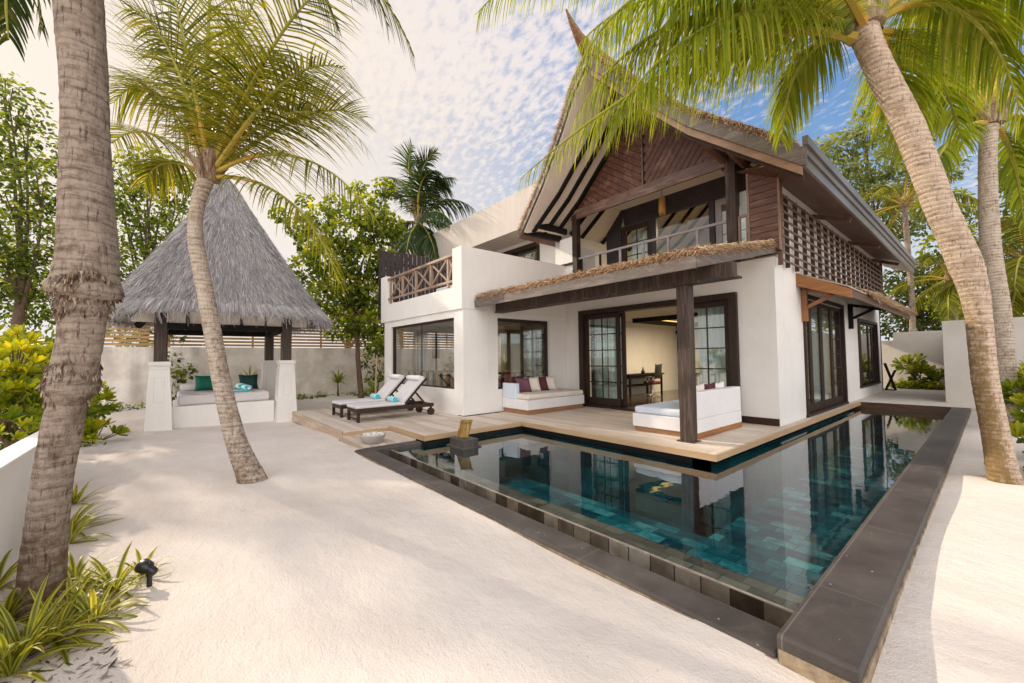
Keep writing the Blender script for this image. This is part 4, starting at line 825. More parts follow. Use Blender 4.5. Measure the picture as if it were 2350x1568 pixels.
# water spout block and petal bowl
f=thing('pool_water_spout','dark stone block with tilted wooden chute at the pool edge','fountain',(-6.4,4.2,0))
MB().box(-6.66,-6.16,4.02,4.34,-.2,.125).build('stone_block',M['stone'],f,bevel=.015); MB().box(-6.70,-6.12,3.98,4.38,-.2,-.01).build('stone_base',M['stone'],f,bevel=.01)
r=CR*np.array((1,1,0)); r/=np.linalg.norm(r); n_=np.array((-CF[0],-CF[1],0)); b0=np.array((-6.45,4.17,.11)); tp=b0+r*.085+n_*-.05+np.array((0,0,.33)); tk=n_*.03
g=MB(); g.hexa([b0-r*.105,b0+r*.105,b0+r*.105-tk,b0-r*.105-tk],[tp-r*.105,tp+r*.105,tp+r*.105-tk,tp-r*.105-tk]); ch=g.build('wooden_chute',M['spout'],f,bevel=.004)
g=MB()
for s in (-1,1): g.hexa([b0+r*(.1*s-.012)+tk*.1,b0+r*(.1*s+.012)+tk*.1,b0+r*(.1*s+.012)+tk*1.6,b0+r*(.1*s-.012)+tk*1.6],[tp+r*(.1*s-.012)+tk*.1,tp+r*(.1*s+.012)+tk*.1,tp+r*(.1*s+.012)+tk*1.6,tp+r*(.1*s-.012)+tk*1.6])
q0=tp-np.array((0,0,.05)); g.hexa([q0-r*.088+tk*.1,q0+r*.088+tk*.1,q0+r*.088+tk,q0-r*.088+tk],[q0-r*.088+tk*.1+(0,0,.03),q0+r*.088+tk*.1+(0,0,.03),q0+r*.088+tk+(0,0,.03),q0-r*.088+tk+(0,0,.03)])
g.build('chute_edge',M['spout'],ch,bevel=.003)
f=thing('stone_foot_bowl','round grey stone bowl filled with white petals on the timber step','bowl',(-7.45,2.86,.064))
MB().lathe([(.0,.066),(.15,.066),(.17,.075),(.235,.20),(.24,.215),(.225,.222),(.21,.21),(.17,.15),(.0,.145)],(-7.45,2.86,0),28).build('bowl',M['bowl'],f)
g=MB()
for _ in range(160):
    an=random.random()*6.28; rr=.19*math.sqrt(random.random()); g.ball((-7.45+rr*math.cos(an),2.86+rr*math.sin(an),.205+random.uniform(-.01,.022)),random.uniform(.014,.026),6,0,(1,1,.5))
g.build('petals',M['petal'],f)['kind']='stuff'

# living room furniture
t=thing('writing_desk','dark writing desk along the room wall seen through the sliding door','desk',(-8.5,13.6,.171))
MB().box(-8.83,-8.25,12.3,14.6,.90,.95).box(-8.80,-8.30,12.35,14.55,.80,.899).build('desk_top',M['black_wood'],t,bevel=.006)
for x,y in ((-8.78,12.4),(-8.32,12.4),(-8.78,14.5),(-8.32,14.5),(-8.32,13.5)): MB().box(x-.03,x+.03,y-.03,y+.03,.172,.799).build('leg',M['black_wood'],t)
MB().box(-8.8,-8.3,12.45,14.45,.52,.55).build('shelf',M['black_wood'],t)
t=thing('swivel_chair','black swivel chair with chrome stem at the writing desk','chair',(-7.95,13.2,.171))
MB().tube([(-7.95,13.2,.22),(-7.95,13.2,.62)],.025,10).build('stem',M['chrome'],t)
g=MB()
for k in range(5): a=k*1.2566; g.bar((-7.95,13.2,.24),(-7.95+.3*math.cos(a),13.2+.3*math.sin(a),.21),.03,.025); g.ball((-7.95+.3*math.cos(a),13.2+.3*math.sin(a),.198),.026,8)
g.build('star_base',M['chrome'],t)
MB().softbox(-8.17,-7.73,12.98,13.42,.62,.70,.03).build('seat',M['maroon'],t)
g=MB(); g.cushion((-7.72,13.25,1.05),(0,1,0),(.1,0,1),(1,0,-.1),.46,.55,.10); g.build('backrest',M['black'],t)
for s in (-1,1): MB().tube([(-7.95,13.2+s*.24,.66),(-8.05,13.2+s*.26,.84),(-7.80,13.2+s*.26,.88)],.014,8).build('armrest',M['chrome'],t)
t=thing('framed_picture','gilt framed dark picture on the room wall by the door leaf','picture',(-8.85,12.5,1.9))
MB().box(-8.868,-8.83,11.9,12.95,1.40,2.72).build('frame',M['gold'],t,bevel=.01); MB().box(-8.829,-8.822,12.0,12.85,1.5,2.62).build('canvas',M['black_wood'],t)
g=MB(); g.lathe([(.0,.952),(.07,.952),(.07,1.04),(.03,1.10),(.015,1.20),(.0,1.21)],(-8.45,13.45,0),14); o=g.build('desk_bottle',M['black']); tag(o,'small black bottle standing on the writing desk','bottle')
t=thing('dining_chair','dark slatted chair with red seat pad inside beside the porch post','chair',(-5.1,10.9,.171))
g=MB()
for x in (-5.32,-4.9):
    for y in (10.7,11.1): g.box(x-.02,x+.02,y-.02,y+.02,.172,.62 if y<11 else 1.12)
g.box(-5.34,-4.88,11.085,11.115,1.02,1.12); g.box(-5.34,-4.88,11.085,11.115,.74,.78)
for k in range(4): g.box(-5.22+k*.1-.015,-5.22+k*.1+.015,11.09,11.11,.78,1.02)
g.build('frame',M['black_wood'],t); MB().softbox(-5.33,-4.89,10.68,11.1,.62,.68,.02).build('seat',M['maroon'],t)
t=thing('dining_table','pale wooden dining table behind the wing window','table',(-10.8,7.6,.171))
MB().box(-12.2,-9.7,7.2,8.2,.86,.92).build('table_top',M['rail_wood'],t)
for x,y in ((-12.1,7.3),(-9.8,7.3),(-12.1,8.1),(-9.8,8.1)): MB().box(x-.05,x+.05,y-.05,y+.05,.171,.859).build('leg',M['rail_wood'],t)
for k,(x,y,r) in enumerate(((-11.7,6.85,0),(-10.9,6.85,0),(-10.1,6.85,0),(-9.35,7.6,1))):
    t=thing('upholstered_chair',['honey chair at the left end of the dining table by the big window','honey chair at the middle of the dining table by the big window','honey chair at the right end of the dining table by the big window','coral backed dining chair behind the small side window'][k],'chair',(x,y,.171),'dining chairs in the wing')
    m=M['coral'] if r else M['rattan']
    MB().softbox(x-.23,x+.23,y-.23,y+.23,.56,.64,.03).build('seat',m,t)
    if r: MB().softbox(x+.17,x+.25,y-.24,y+.24,.641,1.25,.03).build('backrest',m,t)
    else: MB().softbox(x-.24,x+.24,y-.26,y-.18,.641,1.12,.03).build('backrest',m,t)
    for a,b2 in ((-.2,-.2),(.2,-.2),(-.2,.2),(.2,.2)): MB().box(x+a-.02,x+a+.02,y+b2-.02,y+b2+.02,.171,.559).build('leg',M['dark_wood'],t)
t=thing('terrace_sofa','pale grey sofa on the roof terrace seen through the crossed railing','sofa',(-11,7.2,3.301))
MB().box(-12.9,-9.6,6.6,7.6,3.302,3.62).build('base',M['grey_fabric'],t,bevel=.02); MB().softbox(-12.88,-9.62,6.62,7.3,3.621,3.78,.04).build('seat',M['white_fabric'],t); MB().softbox(-12.9,-9.6,7.25,7.6,3.621,4.12,.05).build('backrest',M['grey_fabric'],t)
for x,mt,lb in ((-10.9,'plum','plum cushion on the roof terrace sofa'),(-9.9,'maroon','maroon cushion at the right end of the roof terrace sofa')): cush('scatter_cushion',lb,mt,(x,7.1,3.95),(1,0,0),(0,.25,1),(0,-1,.25),.45,.42,.16,'cushions on the terrace sofa')
g=MB(); g.bar((-13.72,5.35,.15),(-13.95,5.50,1.75),.05,.05); o=g.build('leaning_pole',M['rail_wood']); tag(o,'pale timber pole leaning against the left corner of the wing','pole')
# folding stand by the rear corner
t=thing('folding_stand','dark crossed-leg folding stand at the far corner of the villa','stand',(-2.60,21.6,.15))
g=MB(); 
for yy in (21.3,21.6): g.bar((-2.80,yy,.17),(-2.50,yy,.95),.045,.035,(0,1,0)); g.bar((-2.52,yy+.045,.17),(-2.80,yy+.045,1.22),.045,.035,(0,1,0))
g.bar((-2.51,21.3,.93),(-2.51,21.65,.93),.035,.035); g.bar((-2.80,21.3,1.20),(-2.80,21.65,1.20),.035,.035); g.bar((-2.79,21.3,.19),(-2.50,21.3,.19),.045,.045)
g.build('cross_leg',M['black_wood'],t)
# garden spotlight
t=thing('garden_spotlight','black spike-mounted spotlight among the variegated plants','spotlight',(-3.93,-.10,0))
p0=np.array((-3.93,-.10,0)); sR=CR*1.0; 
g=MB(); g.tube([p0+(0,0,-.05),p0+(0,0,.085)],.016,10); g.build('spike',M['black'],t)
h=p0+np.array((0,0,.12)); ax=-CR*.85+np.array((0,0,.25))+CF*.2; ax/=np.linalg.norm(ax)
g=MB(); g.tube([h-ax*.055,h-ax*.045,h-ax*.0],[.012,.028,.03],14); g.tube([h+ax*.0,h+ax*.02,h+ax*.075,h+ax*.08],[.03,.045,.048,.042],16); g.build('lamp_head',M['black'],t)
g=MB(); g.tube([h+(0,0,.035),h+ax*.01+(0,0,.055)],.012,8); g.tube([h+(0,0,-.04),h+(0,0,.01)],.022,10); g.build('bracket',M['black'],t)

# ================================================================== WALLS OF THE GARDEN
t=thing('rear_garden_wall','wavy whitewashed wall behind the gazebo carrying the bamboo fence','wall',(-18.6,2,0))
g=MB(); ys2=np.arange(-2.7,14.6,.12); zs2=np.linspace(-.1,2.11,16); vs=[]
for y in ys2:
    for z in zs2:
        wv_=.045*math.sin(y*5.1+math.sin(z*2)*.6)+.03*math.sin(y*11+z)+.02*math.sin(y*2.3) if y<.6 else .015*math.sin(y*7+z*3)
        vs.append((-18.5+wv_,y,z))
K=len(zs2); g.add(vs,[(i*K+j,(i+1)*K+j,(i+1)*K+j+1,i*K+j+1) for i in range(len(ys2)-1) for j in range(K-1)],0,.5,True)
g.box(-18.8,-18.56,-2.7,14.5,-.1,2.112); g.build('wall_face',M['rough_wall'],t)
t=thing('bamboo_slat_fence','honey bamboo slat fence with glowing gaps on top of the rear wall','fence',(-18.65,2,2.12))
g=MB(); z=2.15
while z<3.15:
    y=-2.7
    while y<14.4: L=random.uniform(1.6,2.6); g.box(-18.67,-18.64,y,min(y+L,14.5)-.012,z+random.uniform(-.004,.004),z+.084); y+=L
    z+=.128
g.build('slats',M['bamboo'],t)
y=-2.6
while y<14.5: MB().box(-18.73,-18.672,y-.03,y+.03,2.113,3.2).build('fence_post',M['bamboo'],t); y+=1.25
t=thing('pool_end_wall','pale grey rendered wall ending the terrace beside the leaning palms','wall',(2,17.4,0))
MB().box(-.97,9,17.3,17.55,0,2.53).build('wall_panel',M['gray_wall'],t,bevel=.01); MB().box(-.97,-.75,17.551,24.3,0,2.5).build('return_panel',M['gray_wall'],t)
t=thing('terrace_back_wall','pale grey wall closing the terrace behind the villa','wall',(-2,24.4,0))
MB().box(-2.85,-.98,24.3,24.5,0,2.52).build('wall_panel',M['gray_wall'],t,bevel=.01); MB().box(-3.9,-2.851,24.9,25.1,0,2.18).box(-12,-3.9,24.95,25.1,0,2.2).build('low_panel',M['gray_wall'],t)
t=thing('planter_wall','low smooth white garden wall behind the big foreground palm','wall',(-5,-1.07,0))
MB().box(-7.95,-1.2,-1.16,-1.0,-.1,.77).build('wall_body',M['plaster'],t); MB().box(-7.97,-1.2,-1.19,-.985,.771,.81).build('coping',M['plaster'],t,bevel=.01)
o=MB().ball((0,0,0),1,20,0,(2.6,2.2,1.15)).build('grey_mound',M['boulder']); o.location=tuple(at(100,850,17)+np.array((0,0,-.55))); tag(o,'dark grey rounded mound beyond the bright hedge','boulder')

# ================================================================== GAZEBO
gz=thing('thatched_gazebo','open garden gazebo with tall grey thatched pyramid roof on white pillars','gazebo',(-14.43,1.13,0))
GX,GY,GH=-14.43,1.13,1.36
for sx in (1,-1):
    for sy in (-1,1):
        cx,cy_=GX+sx*1.34,GY+sy*1.365; g=MB(); q=.27; tp=.185; z0=-.25
        g.hexa([(cx-q,cy_-q,z0),(cx+q,cy_-q,z0),(cx+q,cy_+q,z0),(cx-q,cy_+q,z0)],[(cx-tp-.005,cy_-tp-.005,1.42),(cx+tp+.005,cy_-tp-.005,1.42),(cx+tp+.005,cy_+tp+.005,1.42),(cx-tp-.005,cy_+tp+.005,1.42)])
        g.box(cx-tp-.0,cx+tp,cy_-tp,cy_+tp,1.421,1.50); g.box(cx-tp-.025,cx+tp+.025,cy_-tp-.025,cy_+tp+.025,1.501,1.60)
        p=g.build('pillar',M['plaster'],gz,bevel=.008)
        g=MB()  # carved panel on the front face
        for a,b2,c,d in ((-.10,-.09,.62,1.22),(.09,.10,.62,1.22),(-.09,.09,.62,.63),(-.09,.09,1.21,1.22)):
            zc=(c+d)/2; fx=cx+q-(q-tp)*(zc-z0)/(1.42-z0); e0=q-(q-tp)*(c-z0)/(1.42-z0); e1=q-(q-tp)*(d-z0)/(1.42-z0)
            g.hexa([(cx+e0,cy_+a,c),(cx+e0+.006,cy_+a,c),(cx+e0+.006,cy_+b2,c),(cx+e0,cy_+b2,c)],[(cx+e1,cy_+a,d),(cx+e1+.006,cy_+a,d),(cx+e1+.006,cy_+b2,d),(cx+e1,cy_+b2,d)])
        g.build('carved_panel',M['rough_wall'],p)
        MB().box(cx-.12,cx+.12,cy_-.12,cy_+.12,1.601,2.80).build('post',M['post_wood'],gz,bevel=.008)
MB().box(GX-1.2,GX+1.30,GY-1.10,GY+1.10,-.25,.475).build('bench_plinth',M['plaster'],gz,bevel=.01)
g=MB(); b0=1.34
for s in (1,-1):
    g.box(GX+s*b0-.06,GX+s*b0+.06,GY-1.24,GY+1.24,2.40,2.56); g.box(GX-1.22,GX+1.22,GY+s*1.365-.06,GY+s*1.365+.06,2.401,2.561)
for k in range(4):
    y=GY-.85+k*.57; g.box(GX+b0-.03,GX+b0+.03,y-.035,y+.035,2.562,2.90)
g.build('ring_beam',M['black_wood'],gz,bevel=.006)
MB().box(GX+b0-.02,GX+b0+.0,GY-1.9,GY+1.9,2.563,2.95).build('frieze_panel',M['soffit_cream'],gz)
for sx in (1,-1):
    for sy in (1,-1): MB().bar((GX+sx*1.95,GY+sy*1.95,2.66),(GX+sx*.9,GY+sy*.9,4.2),.12,.16).build('hip_rafter',M['black_wood'],gz)
# roof shape: rounded square shrinking upward, slightly concave
prof=[(2.74,2.60),(2.88,2.53),(3.10,2.33),(3.5,2.08),(4.0,1.77),(4.6,1.40),(5.2,1.06),(5.8,.72),(6.3,.45),(6.65,.27),(6.88,.14),(7.0,.05)]
def groof(an,z,dz=0):
    zz=[p[0] for p in prof]; rr=[p[1] for p in prof]; h=np.interp(z,zz,rr); n=3.6
    c,s=math.cos(an),math.sin(an); k=(abs(c)**n+abs(s)**n)**(-1/n); return np.array((GX+h*k*c,GY+h*k*s,z+dz))
g=MB(); na=72; vs=[groof(2*math.pi*j/na,z) for z,_ in prof for j in range(na)]
K=len(prof); g.add(vs,[(k*na+j,k*na+(j+1)%na,(k+1)*na+(j+1)%na,(k+1)*na+j) for k in range(K-1) for j in range(na)],0,.5,True)
vb=[groof(2*math.pi*j/na,2.74)*np.array((1,1,1)) for j in range(na)]; vb2=[(GX+(p[0]-GX)*.5,GY+(p[1]-GY)*.5,3.6) for p in vb]
g.add(vb+vb2,[(j,na+j,na+(j+1)%na,(j+1)%na) for j in range(na)],0); grf=g.build('roof',M['thatch_base'],gz)
g=MB()
def gstraw(z,L,w,lift,a):
    an=random.random()*2*math.pi if random.random()<.7 else math.pi/4+random.randint(0,3)*math.pi/2+random.gauss(0,.12); p=groof(an,z); q=groof(an+random.gauss(0,.03),max(2.62,z-.3)); d=q-p; d/=np.linalg.norm(d); o=np.array((math.cos(an),math.sin(an),.25))
    straw(g,p+o*.012,d+o*lift+RNG.normal(size=3)*.10,L,w,.08,2,a)
for _ in range(42000):
    # even over the surface
    while True:
        z=random.uniform(2.75,6.98); h=np.interp(z,[p[0] for p in prof],[p[1] for p in prof])
        if random.random()<h/2.55: break
    gstraw(z,random.uniform(.12,.36),random.uniform(.006,.012),random.uniform(.02,.16),min(1,max(0,random.gauss(.45,.24))))
g.build('thatch_straws',M['thatch'],grf)
g=MB()   # scalloped eave bundles
nb=44
for b2 in range(nb):
    a0=2*math.pi*b2/nb
    for _ in range(170):
        u=random.uniform(-1,1); an=a0+u*math.pi/nb; z=3.05-.11*abs(u)**2.5+random.uniform(-.02,.02); p=groof(an,z); o=np.array((math.cos(an),math.sin(an),0)); q=groof(an,2.75); d=q-p; d/=np.linalg.norm(d)
        straw(g,p+o*.03,d+o*random.uniform(.02,.18)+RNG.normal(size=3)*.07,random.uniform(.24,.40),random.uniform(.006,.012),.06,2,min(1,max(0,random.gauss(.6,.22))))
g.build('eave_fringe',M['thatch'],grf)
# on the gazebo bench
o=MB().softbox(-1.12,1.18,-1.02,1.0,0,.26,.07).build('gazebo_mattress',M['grey_fabric']); o.location=(GX,GY,.477); tag(o,'thick pale grey mattress on the gazebo bench','mattress')
cush('gazebo_cushion','emerald green cushion at the left of the gazebo mattress','emerald',(-14.75,.75,.97),(0,1,0),(-.25,0,1),(1,0,.25),.52,.46,.18,'cushions in the gazebo')
cush('gazebo_cushion','dark teal cushion behind the turquoise towel in the gazebo','darkteal',(-14.6,1.78,.96),(.15,1,0),(-.25,0,1),(1,-.15,.25),.50,.46,.18,'cushions in the gazebo')
o=MB().tube([(-.0,-.55,0),(0,-.5,0),(0,.5,0),(0,.55,0)],[.07,.11,.11,.07],14).build('bolster',M['grey_fabric']); o.location=(-15.1,.72,.85); tag(o,'pale grey bolster behind the green cushion in the gazebo','bolster')
t=thing('gazebo_towel','rolled turquoise striped towel propped on the gazebo mattress','towel',(-13.7,1.5,.74))
MB().tube([(-13.75,1.38,.93),(-13.75,1.40,.915),(-13.62,1.70,.815),(-13.61,1.72,.805)],[.05,.085,.085,.06],14).build('towel_roll',M['towel'],t); MB().softbox(-13.95,-13.5,1.15,1.65,.739,.775,.012).build('folded_towel',M['towel'],t)

# ================================================================== VEGETATION
class Geo:
    """fast collector for large numbers of leaf faces"""
    def __init__(s): s.V=[]; s.F=[]; s.A=[]; s.Mi=[]; s.n=0
    def quads(s, P, a, mi=0):
        """P: (n,k+1,2,3) strips, a: (n,)"""
        n,k1=P.shape[:2]; s.V.append(P.reshape(-1,3)); base=s.n+np.arange(n)[:,None]*(k1*2)
        for k in range(k1-1):
            i=base+2*k; s.F.append(np.concatenate([i,i+1,i+3,i+2],1)); s.A.append(a); s.Mi.append(np.full(n,mi))
        s.n+=n*k1*2
    def build(s,name,mats,parent=None):
        V=np.concatenate(s.V); F=np.concatenate(s.F); A=np.concatenate(s.A); Mi=np.concatenate(s.Mi)
        o3=WL.get(parent.name,np.zeros(3)) if parent else np.zeros(3); V=V-o3
        me=bpy.data.meshes.new(name); me.vertices.add(len(V)); me.vertices.foreach_set('co',V.ravel().astype(np.float32))
        me.loops.add(F.size); me.loops.foreach_set('vertex_index',F.ravel().astype(np.int32)); me.polygons.add(len(F))
        me.polygons.foreach_set('loop_start',(np.arange(len(F))*4).astype(np.int32)); me.polygons.foreach_set('loop_total',np.full(len(F),4,np.int32))
        for q in (mats if isinstance(mats,(list,tuple)) else [mats]): me.materials.append(q)
        me.polygons.foreach_set('material_index',Mi.astype(np.int32)); a=me.attributes.new('v','FLOAT','FACE'); a.data.foreach_set('value',A.astype(np.float32))
        me.polygons.foreach_set('use_smooth',np.ones(len(F),dtype=bool)); me.update(calc_edges=True); me.validate()
        o=bpy.data.objects.new(name,me); COL.objects.link(o); WL[o.name]=o3
        if parent is not None: o.parent=parent
        return o
def nrm(v): return v/(np.linalg.norm(v,axis=-1,keepdims=True)+1e-9)
def bez(P,n):
    P=[np.array(p,float) for p in P]; t=np.linspace(0,1,n)[:,None]
    if len(P)==3: return (1-t)**2*P[0]+2*t*(1-t)*P[1]+t*t*P[2]
    return (1-t)**3*P[0]+3*t*(1-t)**2*P[1]+3*t*t*(1-t)*P[2]+t**3*P[3]
def frond(parent,ctrl,leaf,mats,n=60,w=.034,hang=.55,r0=.045,start=.16,vshift=0.0,bare=None,flatv=.0):
    """coconut frond: tapered rachis along a curve, two rows of drooping leaflets"""
    path=bez(ctrl,26); g=Geo(); T=nrm(np.gradient(path,axis=0)); S=26
    # rachis as a 5 sided tube of strips
    rr=r0*(1-np.linspace(0,1,S))**.8+.004; rr[0]*=1.5
    side=nrm(np.cross(T,np.array((0,0,1.)))); up=np.cross(side,T); ring=[]
    for j in range(6):
        an=2*math.pi*j/6; ring.append(path+side*(math.cos(an)*rr)[:,None]+up*(math.sin(an)*rr*.7)[:,None])
    for j in range(6):
        P=np.stack([ring[j],ring[(j+1)%6]],1)[None]
        g.quads(P[:,:9],np.array([.5]),1); g.quads(P[:,8:],np.array([.5]),2)
    t=np.repeat(np.linspace(start,.995,n),2)+RNG.normal(0,.004,2*n); t=np.clip(t,0,.998); sg=np.tile([1.,-1.],n)
    k=t*(S-1); i=k.astype(int); fr=(k-i)[:,None]; i2=np.minimum(i+1,S-1)
    P0=path[i]*(1-fr)+path[i2]*fr; Tt=nrm(T[i]*(1-fr)+T[i2]*fr); Ss=nrm(side[i]); Uu=nrm(up[i])
    u=(t-start)/(1-start); L=leaf*(.45+1.1*np.sin(np.pi*np.clip(u*.80+.12,0,1))**1.0)*.68*RNG.uniform(.85,1.12,2*n); L*=np.clip(1.15-u*.55,0,1)
    fwd=(.35+.75*u)[:,None]; d=nrm(Ss*sg[:,None]+Tt*fwd+Uu*(.28*(1-hang))+RNG.normal(0,.07,(2*n,3)))
    wv=nrm(Tt-d*(Tt*d).sum(-1,keepdims=True)); K=4; down=np.array((0,0,-1.)); Q=np.empty((2*n,K+1,2,3)); p=P0.copy(); dd=d.copy()
    hg=(hang*RNG.uniform(.75,1.3,2*n))[:,None]; ww=w*np.clip(.65+.6*np.sin(np.pi*u),.4,1.3)
    for s in range(K+1):
        f=s/K; wid=(ww*(1-.1*f)*(1-f**2.2)+.002)[:,None]; wn=nrm(wv-dd*(wv*dd).sum(-1,keepdims=True))
        Q[:,s,0]=p-wn*wid/2; Q[:,s,1]=p+wn*wid/2
        dd=nrm(dd+down*hg*(.55)); p=p+dd*(L/K)[:,None]
    a=np.clip(RNG.beta(2.2,2.2,2*n)*.8+.1+vshift+.25*(u-.5)*0,0,1); g.quads(Q,a,0)
    return g.build('frond',mats,parent)
def trunk_obj(parent,pts,rad_,mat,n=22,lump=.05,rings=True,seed=0,mossf=None,name='trunk'):
    """leaning palm trunk through the given points, ringed and uneven"""
    P=np.array(pts,float); R=np.array(rad_,float); s=np.concatenate([[0],np.cumsum(np.linalg.norm(np.diff(P,axis=0),axis=1))]); S=int(s[-1]/.03)+2; q=np.linspace(0,s[-1],S)
    # smooth interpolation
    def sm(c):
        o=np.interp(q,s,c); 
        for _ in range(18): o[1:-1]=(o[:-2]+2*o[1:-1]+o[2:])/4
        return o
    C=np.stack([sm(P[:,k]) for k in range(3)],1); r=np.interp(q,s,R)
    T=nrm(np.gradient(C,axis=0)); sd=nrm(np.cross(T,np.array((.3,1,0.2)))); u=np.cross(sd,T); an=np.linspace(0,2*math.pi,n,endpoint=False); rs=np.random.default_rng(seed)
    ph=rs.uniform(0,6.28,6); V=np.empty((S,n,3)); ringp=np.cumsum(rs.uniform(.8,1.2,S))*.9
    for k in range(S):
        rv=r[k]*(1+lump*(.5*np.sin(2*an+ph[0]+q[k]*1.7)+.35*np.sin(3*an+ph[1]-q[k]*2.9)+.3*np.sin(5*an+ph[2]+q[k]*6.1)))+( .014*r[k]*((ringp[k]%2.0)/2.0-.5) if rings else 0)+rs.normal(0,.012*r[k],n)
        V[k]=C[k]+sd[k]*(np.cos(an)*rv)[:,None]+u[k]*(np.sin(an)*rv)[:,None]
    mb=MB(); vv=[tuple(p) for p in V.reshape(-1,3)]; fs=[];aa=[]
    for k in range(S-1):
        for j in range(n):
            fs.append((k*n+j,k*n+(j+1)%n,(k+1)*n+(j+1)%n,(k+1)*n+j)); 
            aa.append(mossf(q[k]/s[-1],V[k,j]-C[k],r[k]) if mossf else 0.0)
    mb.add(vv,fs,0,aa,True); mb.add(vv[-n:],[tuple(range(n))],0,0.0)
    return mb.build(name,mat,parent)
def husk(parent,c,r,axis,n=46,L=.55):
    g=MB(); c=np.array(c); axis=np.array(axis)/np.linalg.norm(axis)
    for _ in range(n):
        d=RNG.normal(size=3); d-=axis*d.dot(axis); d/=np.linalg.norm(d); p=c+d*r*.9-axis*random.uniform(-.05,.12)
        straw(g,p,axis*1.0+d*random.uniform(-.1,.6),L*random.uniform(.5,1.1),random.uniform(.03,.09),.15,3,random.random())
    g.tube([c-axis*.12,c+axis*.1,c+axis*.4],[r,r*1.25,r*.5],12)
    return g.build('crown_husk',M['husk'],parent)
def crown(parent,c,n,L,leaf,mats,elev=(75,-25),seed=1,az0=0,hang=.5,nl=46,w=.036,droop=.55,skip=None,r0=.045):
    rs=random.Random(seed); c=np.array(c)
    for k in range(n):
        f=k/(n-1 if n>1 else 1); az=az0+k*2.39996+rs.uniform(-.2,.2); el=rad(elev[0]+(elev[1]-elev[0])*f+rs.uniform(-8,8)); l=L*rs.uniform(.85,1.1)
        if skip and skip(az%6.2832,el): continue
        h=np.array((math.cos(az),math.sin(az),0)); d=h*math.cos(el)+np.array((0,0,math.sin(el)))
        P1=c+d*l*.45; P2=P1+(h*math.cos(el-.5)+np.array((0,0,math.sin(el-.5))))*l*.3; P3=P2+(h*.55+np.array((0,0,-droop-.35*(1-math.sin(max(el,0))))))*l*.38
        frond(parent,[c+h*.06,P1,P2,P3],leaf,mats,nl,w,hang*rs.uniform(.8,1.2),r0,vshift=-.05+.1*rs.random())
def nut(parent,c,r=.11):
    MB().ball(c,r,12,0,(1,1,1.25)).build('coconut',M['coconut'],parent)
OVW=1.2766/1185.07
def cth(x): return 1/math.sqrt(1+((x-1175)/FPX)**2)

# --- big foreground palm on the left
p1=thing('coconut_palm','thick weathered palm trunk with shaggy ringed bark at the left front','palm tree',at(95,1410,2.65))
pts=[];rr=[]
for y,x,w_,d in ((1450,92,140,2.63),(1400,95,137,2.63),(1300,98,128,2.63),(1200,108,118,2.64),(1100,120,112,2.64),(1000,140,114,2.65),(925,151,108,2.65),(912,157,112,2.65),(900,160,142,2.65),(880,164,146,2.65),(860,167,138,2.65),(845,170,126,2.65),(780,188,122,2.66),(735,192,124,2.66),(700,192,136,2.66),(686,194,140,2.66),(676,196,200,2.66),(664,198,198,2.66),(640,201,172,2.66),(600,203,162,2.67),(500,200,146,2.68),(400,198,134,2.69),(300,196,124,2.7),(200,193,124,2.7),(100,188,130,2.72),(0,183,134,2.74),(-150,175,125,2.78),(-350,165,115,2.85),(-560,160,105,2.9)):
    pts.append(at(x,y,d)); rr.append(w_*OVW*d*.5*cth(x)*.93)
trunk_obj(p1,pts,rr,M['bark_old'],36,.055,True,3,lambda t,d,r: .10+.42*max(0,1-t*4.5) )
g=MB(); 
for (yc,xc,wc,n_) in ((648,197,186,520),(662,196,180,520),(690,194,150,260),(715,190,134,260),(838,169,132,300),(866,167,142,520),(885,165,136,420),(905,158,112,200)):
    c=at(xc,yc,2.655); R0=wc*OVW*2.655*.5*.63
    for _ in range(n_):
        an=random.random()*6.283; o=np.array((math.cos(an),math.sin(an),0)); straw(g,c+o*R0*(random.uniform(.90,1.02)+.04*math.sin(an*3+yc))+np.array((0,0,random.uniform(-.02,.03)+.025*math.sin(an*2+1))),np.array((0,0,-1.))+o*random.uniform(-.15,.30)+RNG.normal(size=3)*.22,random.uniform(.015,.05),random.uniform(.006,.020),.1,2,random.random())
g.build('bark_fringe',M['bark_scale'],p1)
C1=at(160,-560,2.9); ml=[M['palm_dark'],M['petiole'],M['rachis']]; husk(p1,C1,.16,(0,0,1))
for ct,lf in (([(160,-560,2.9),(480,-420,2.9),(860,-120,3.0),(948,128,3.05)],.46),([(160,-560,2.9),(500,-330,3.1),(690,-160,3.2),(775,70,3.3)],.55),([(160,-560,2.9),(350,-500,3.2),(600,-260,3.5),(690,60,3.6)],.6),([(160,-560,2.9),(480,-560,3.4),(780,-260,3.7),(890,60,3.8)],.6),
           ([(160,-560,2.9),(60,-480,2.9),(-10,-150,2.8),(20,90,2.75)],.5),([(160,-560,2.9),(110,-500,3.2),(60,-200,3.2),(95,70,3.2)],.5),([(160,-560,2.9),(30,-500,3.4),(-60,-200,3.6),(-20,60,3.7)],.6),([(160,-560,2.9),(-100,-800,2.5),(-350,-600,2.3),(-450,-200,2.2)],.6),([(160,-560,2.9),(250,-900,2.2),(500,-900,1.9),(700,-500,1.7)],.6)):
    frond(p1,[at(*q) for q in ct],lf,ml,72,.022,.5,.03,vshift=.05)

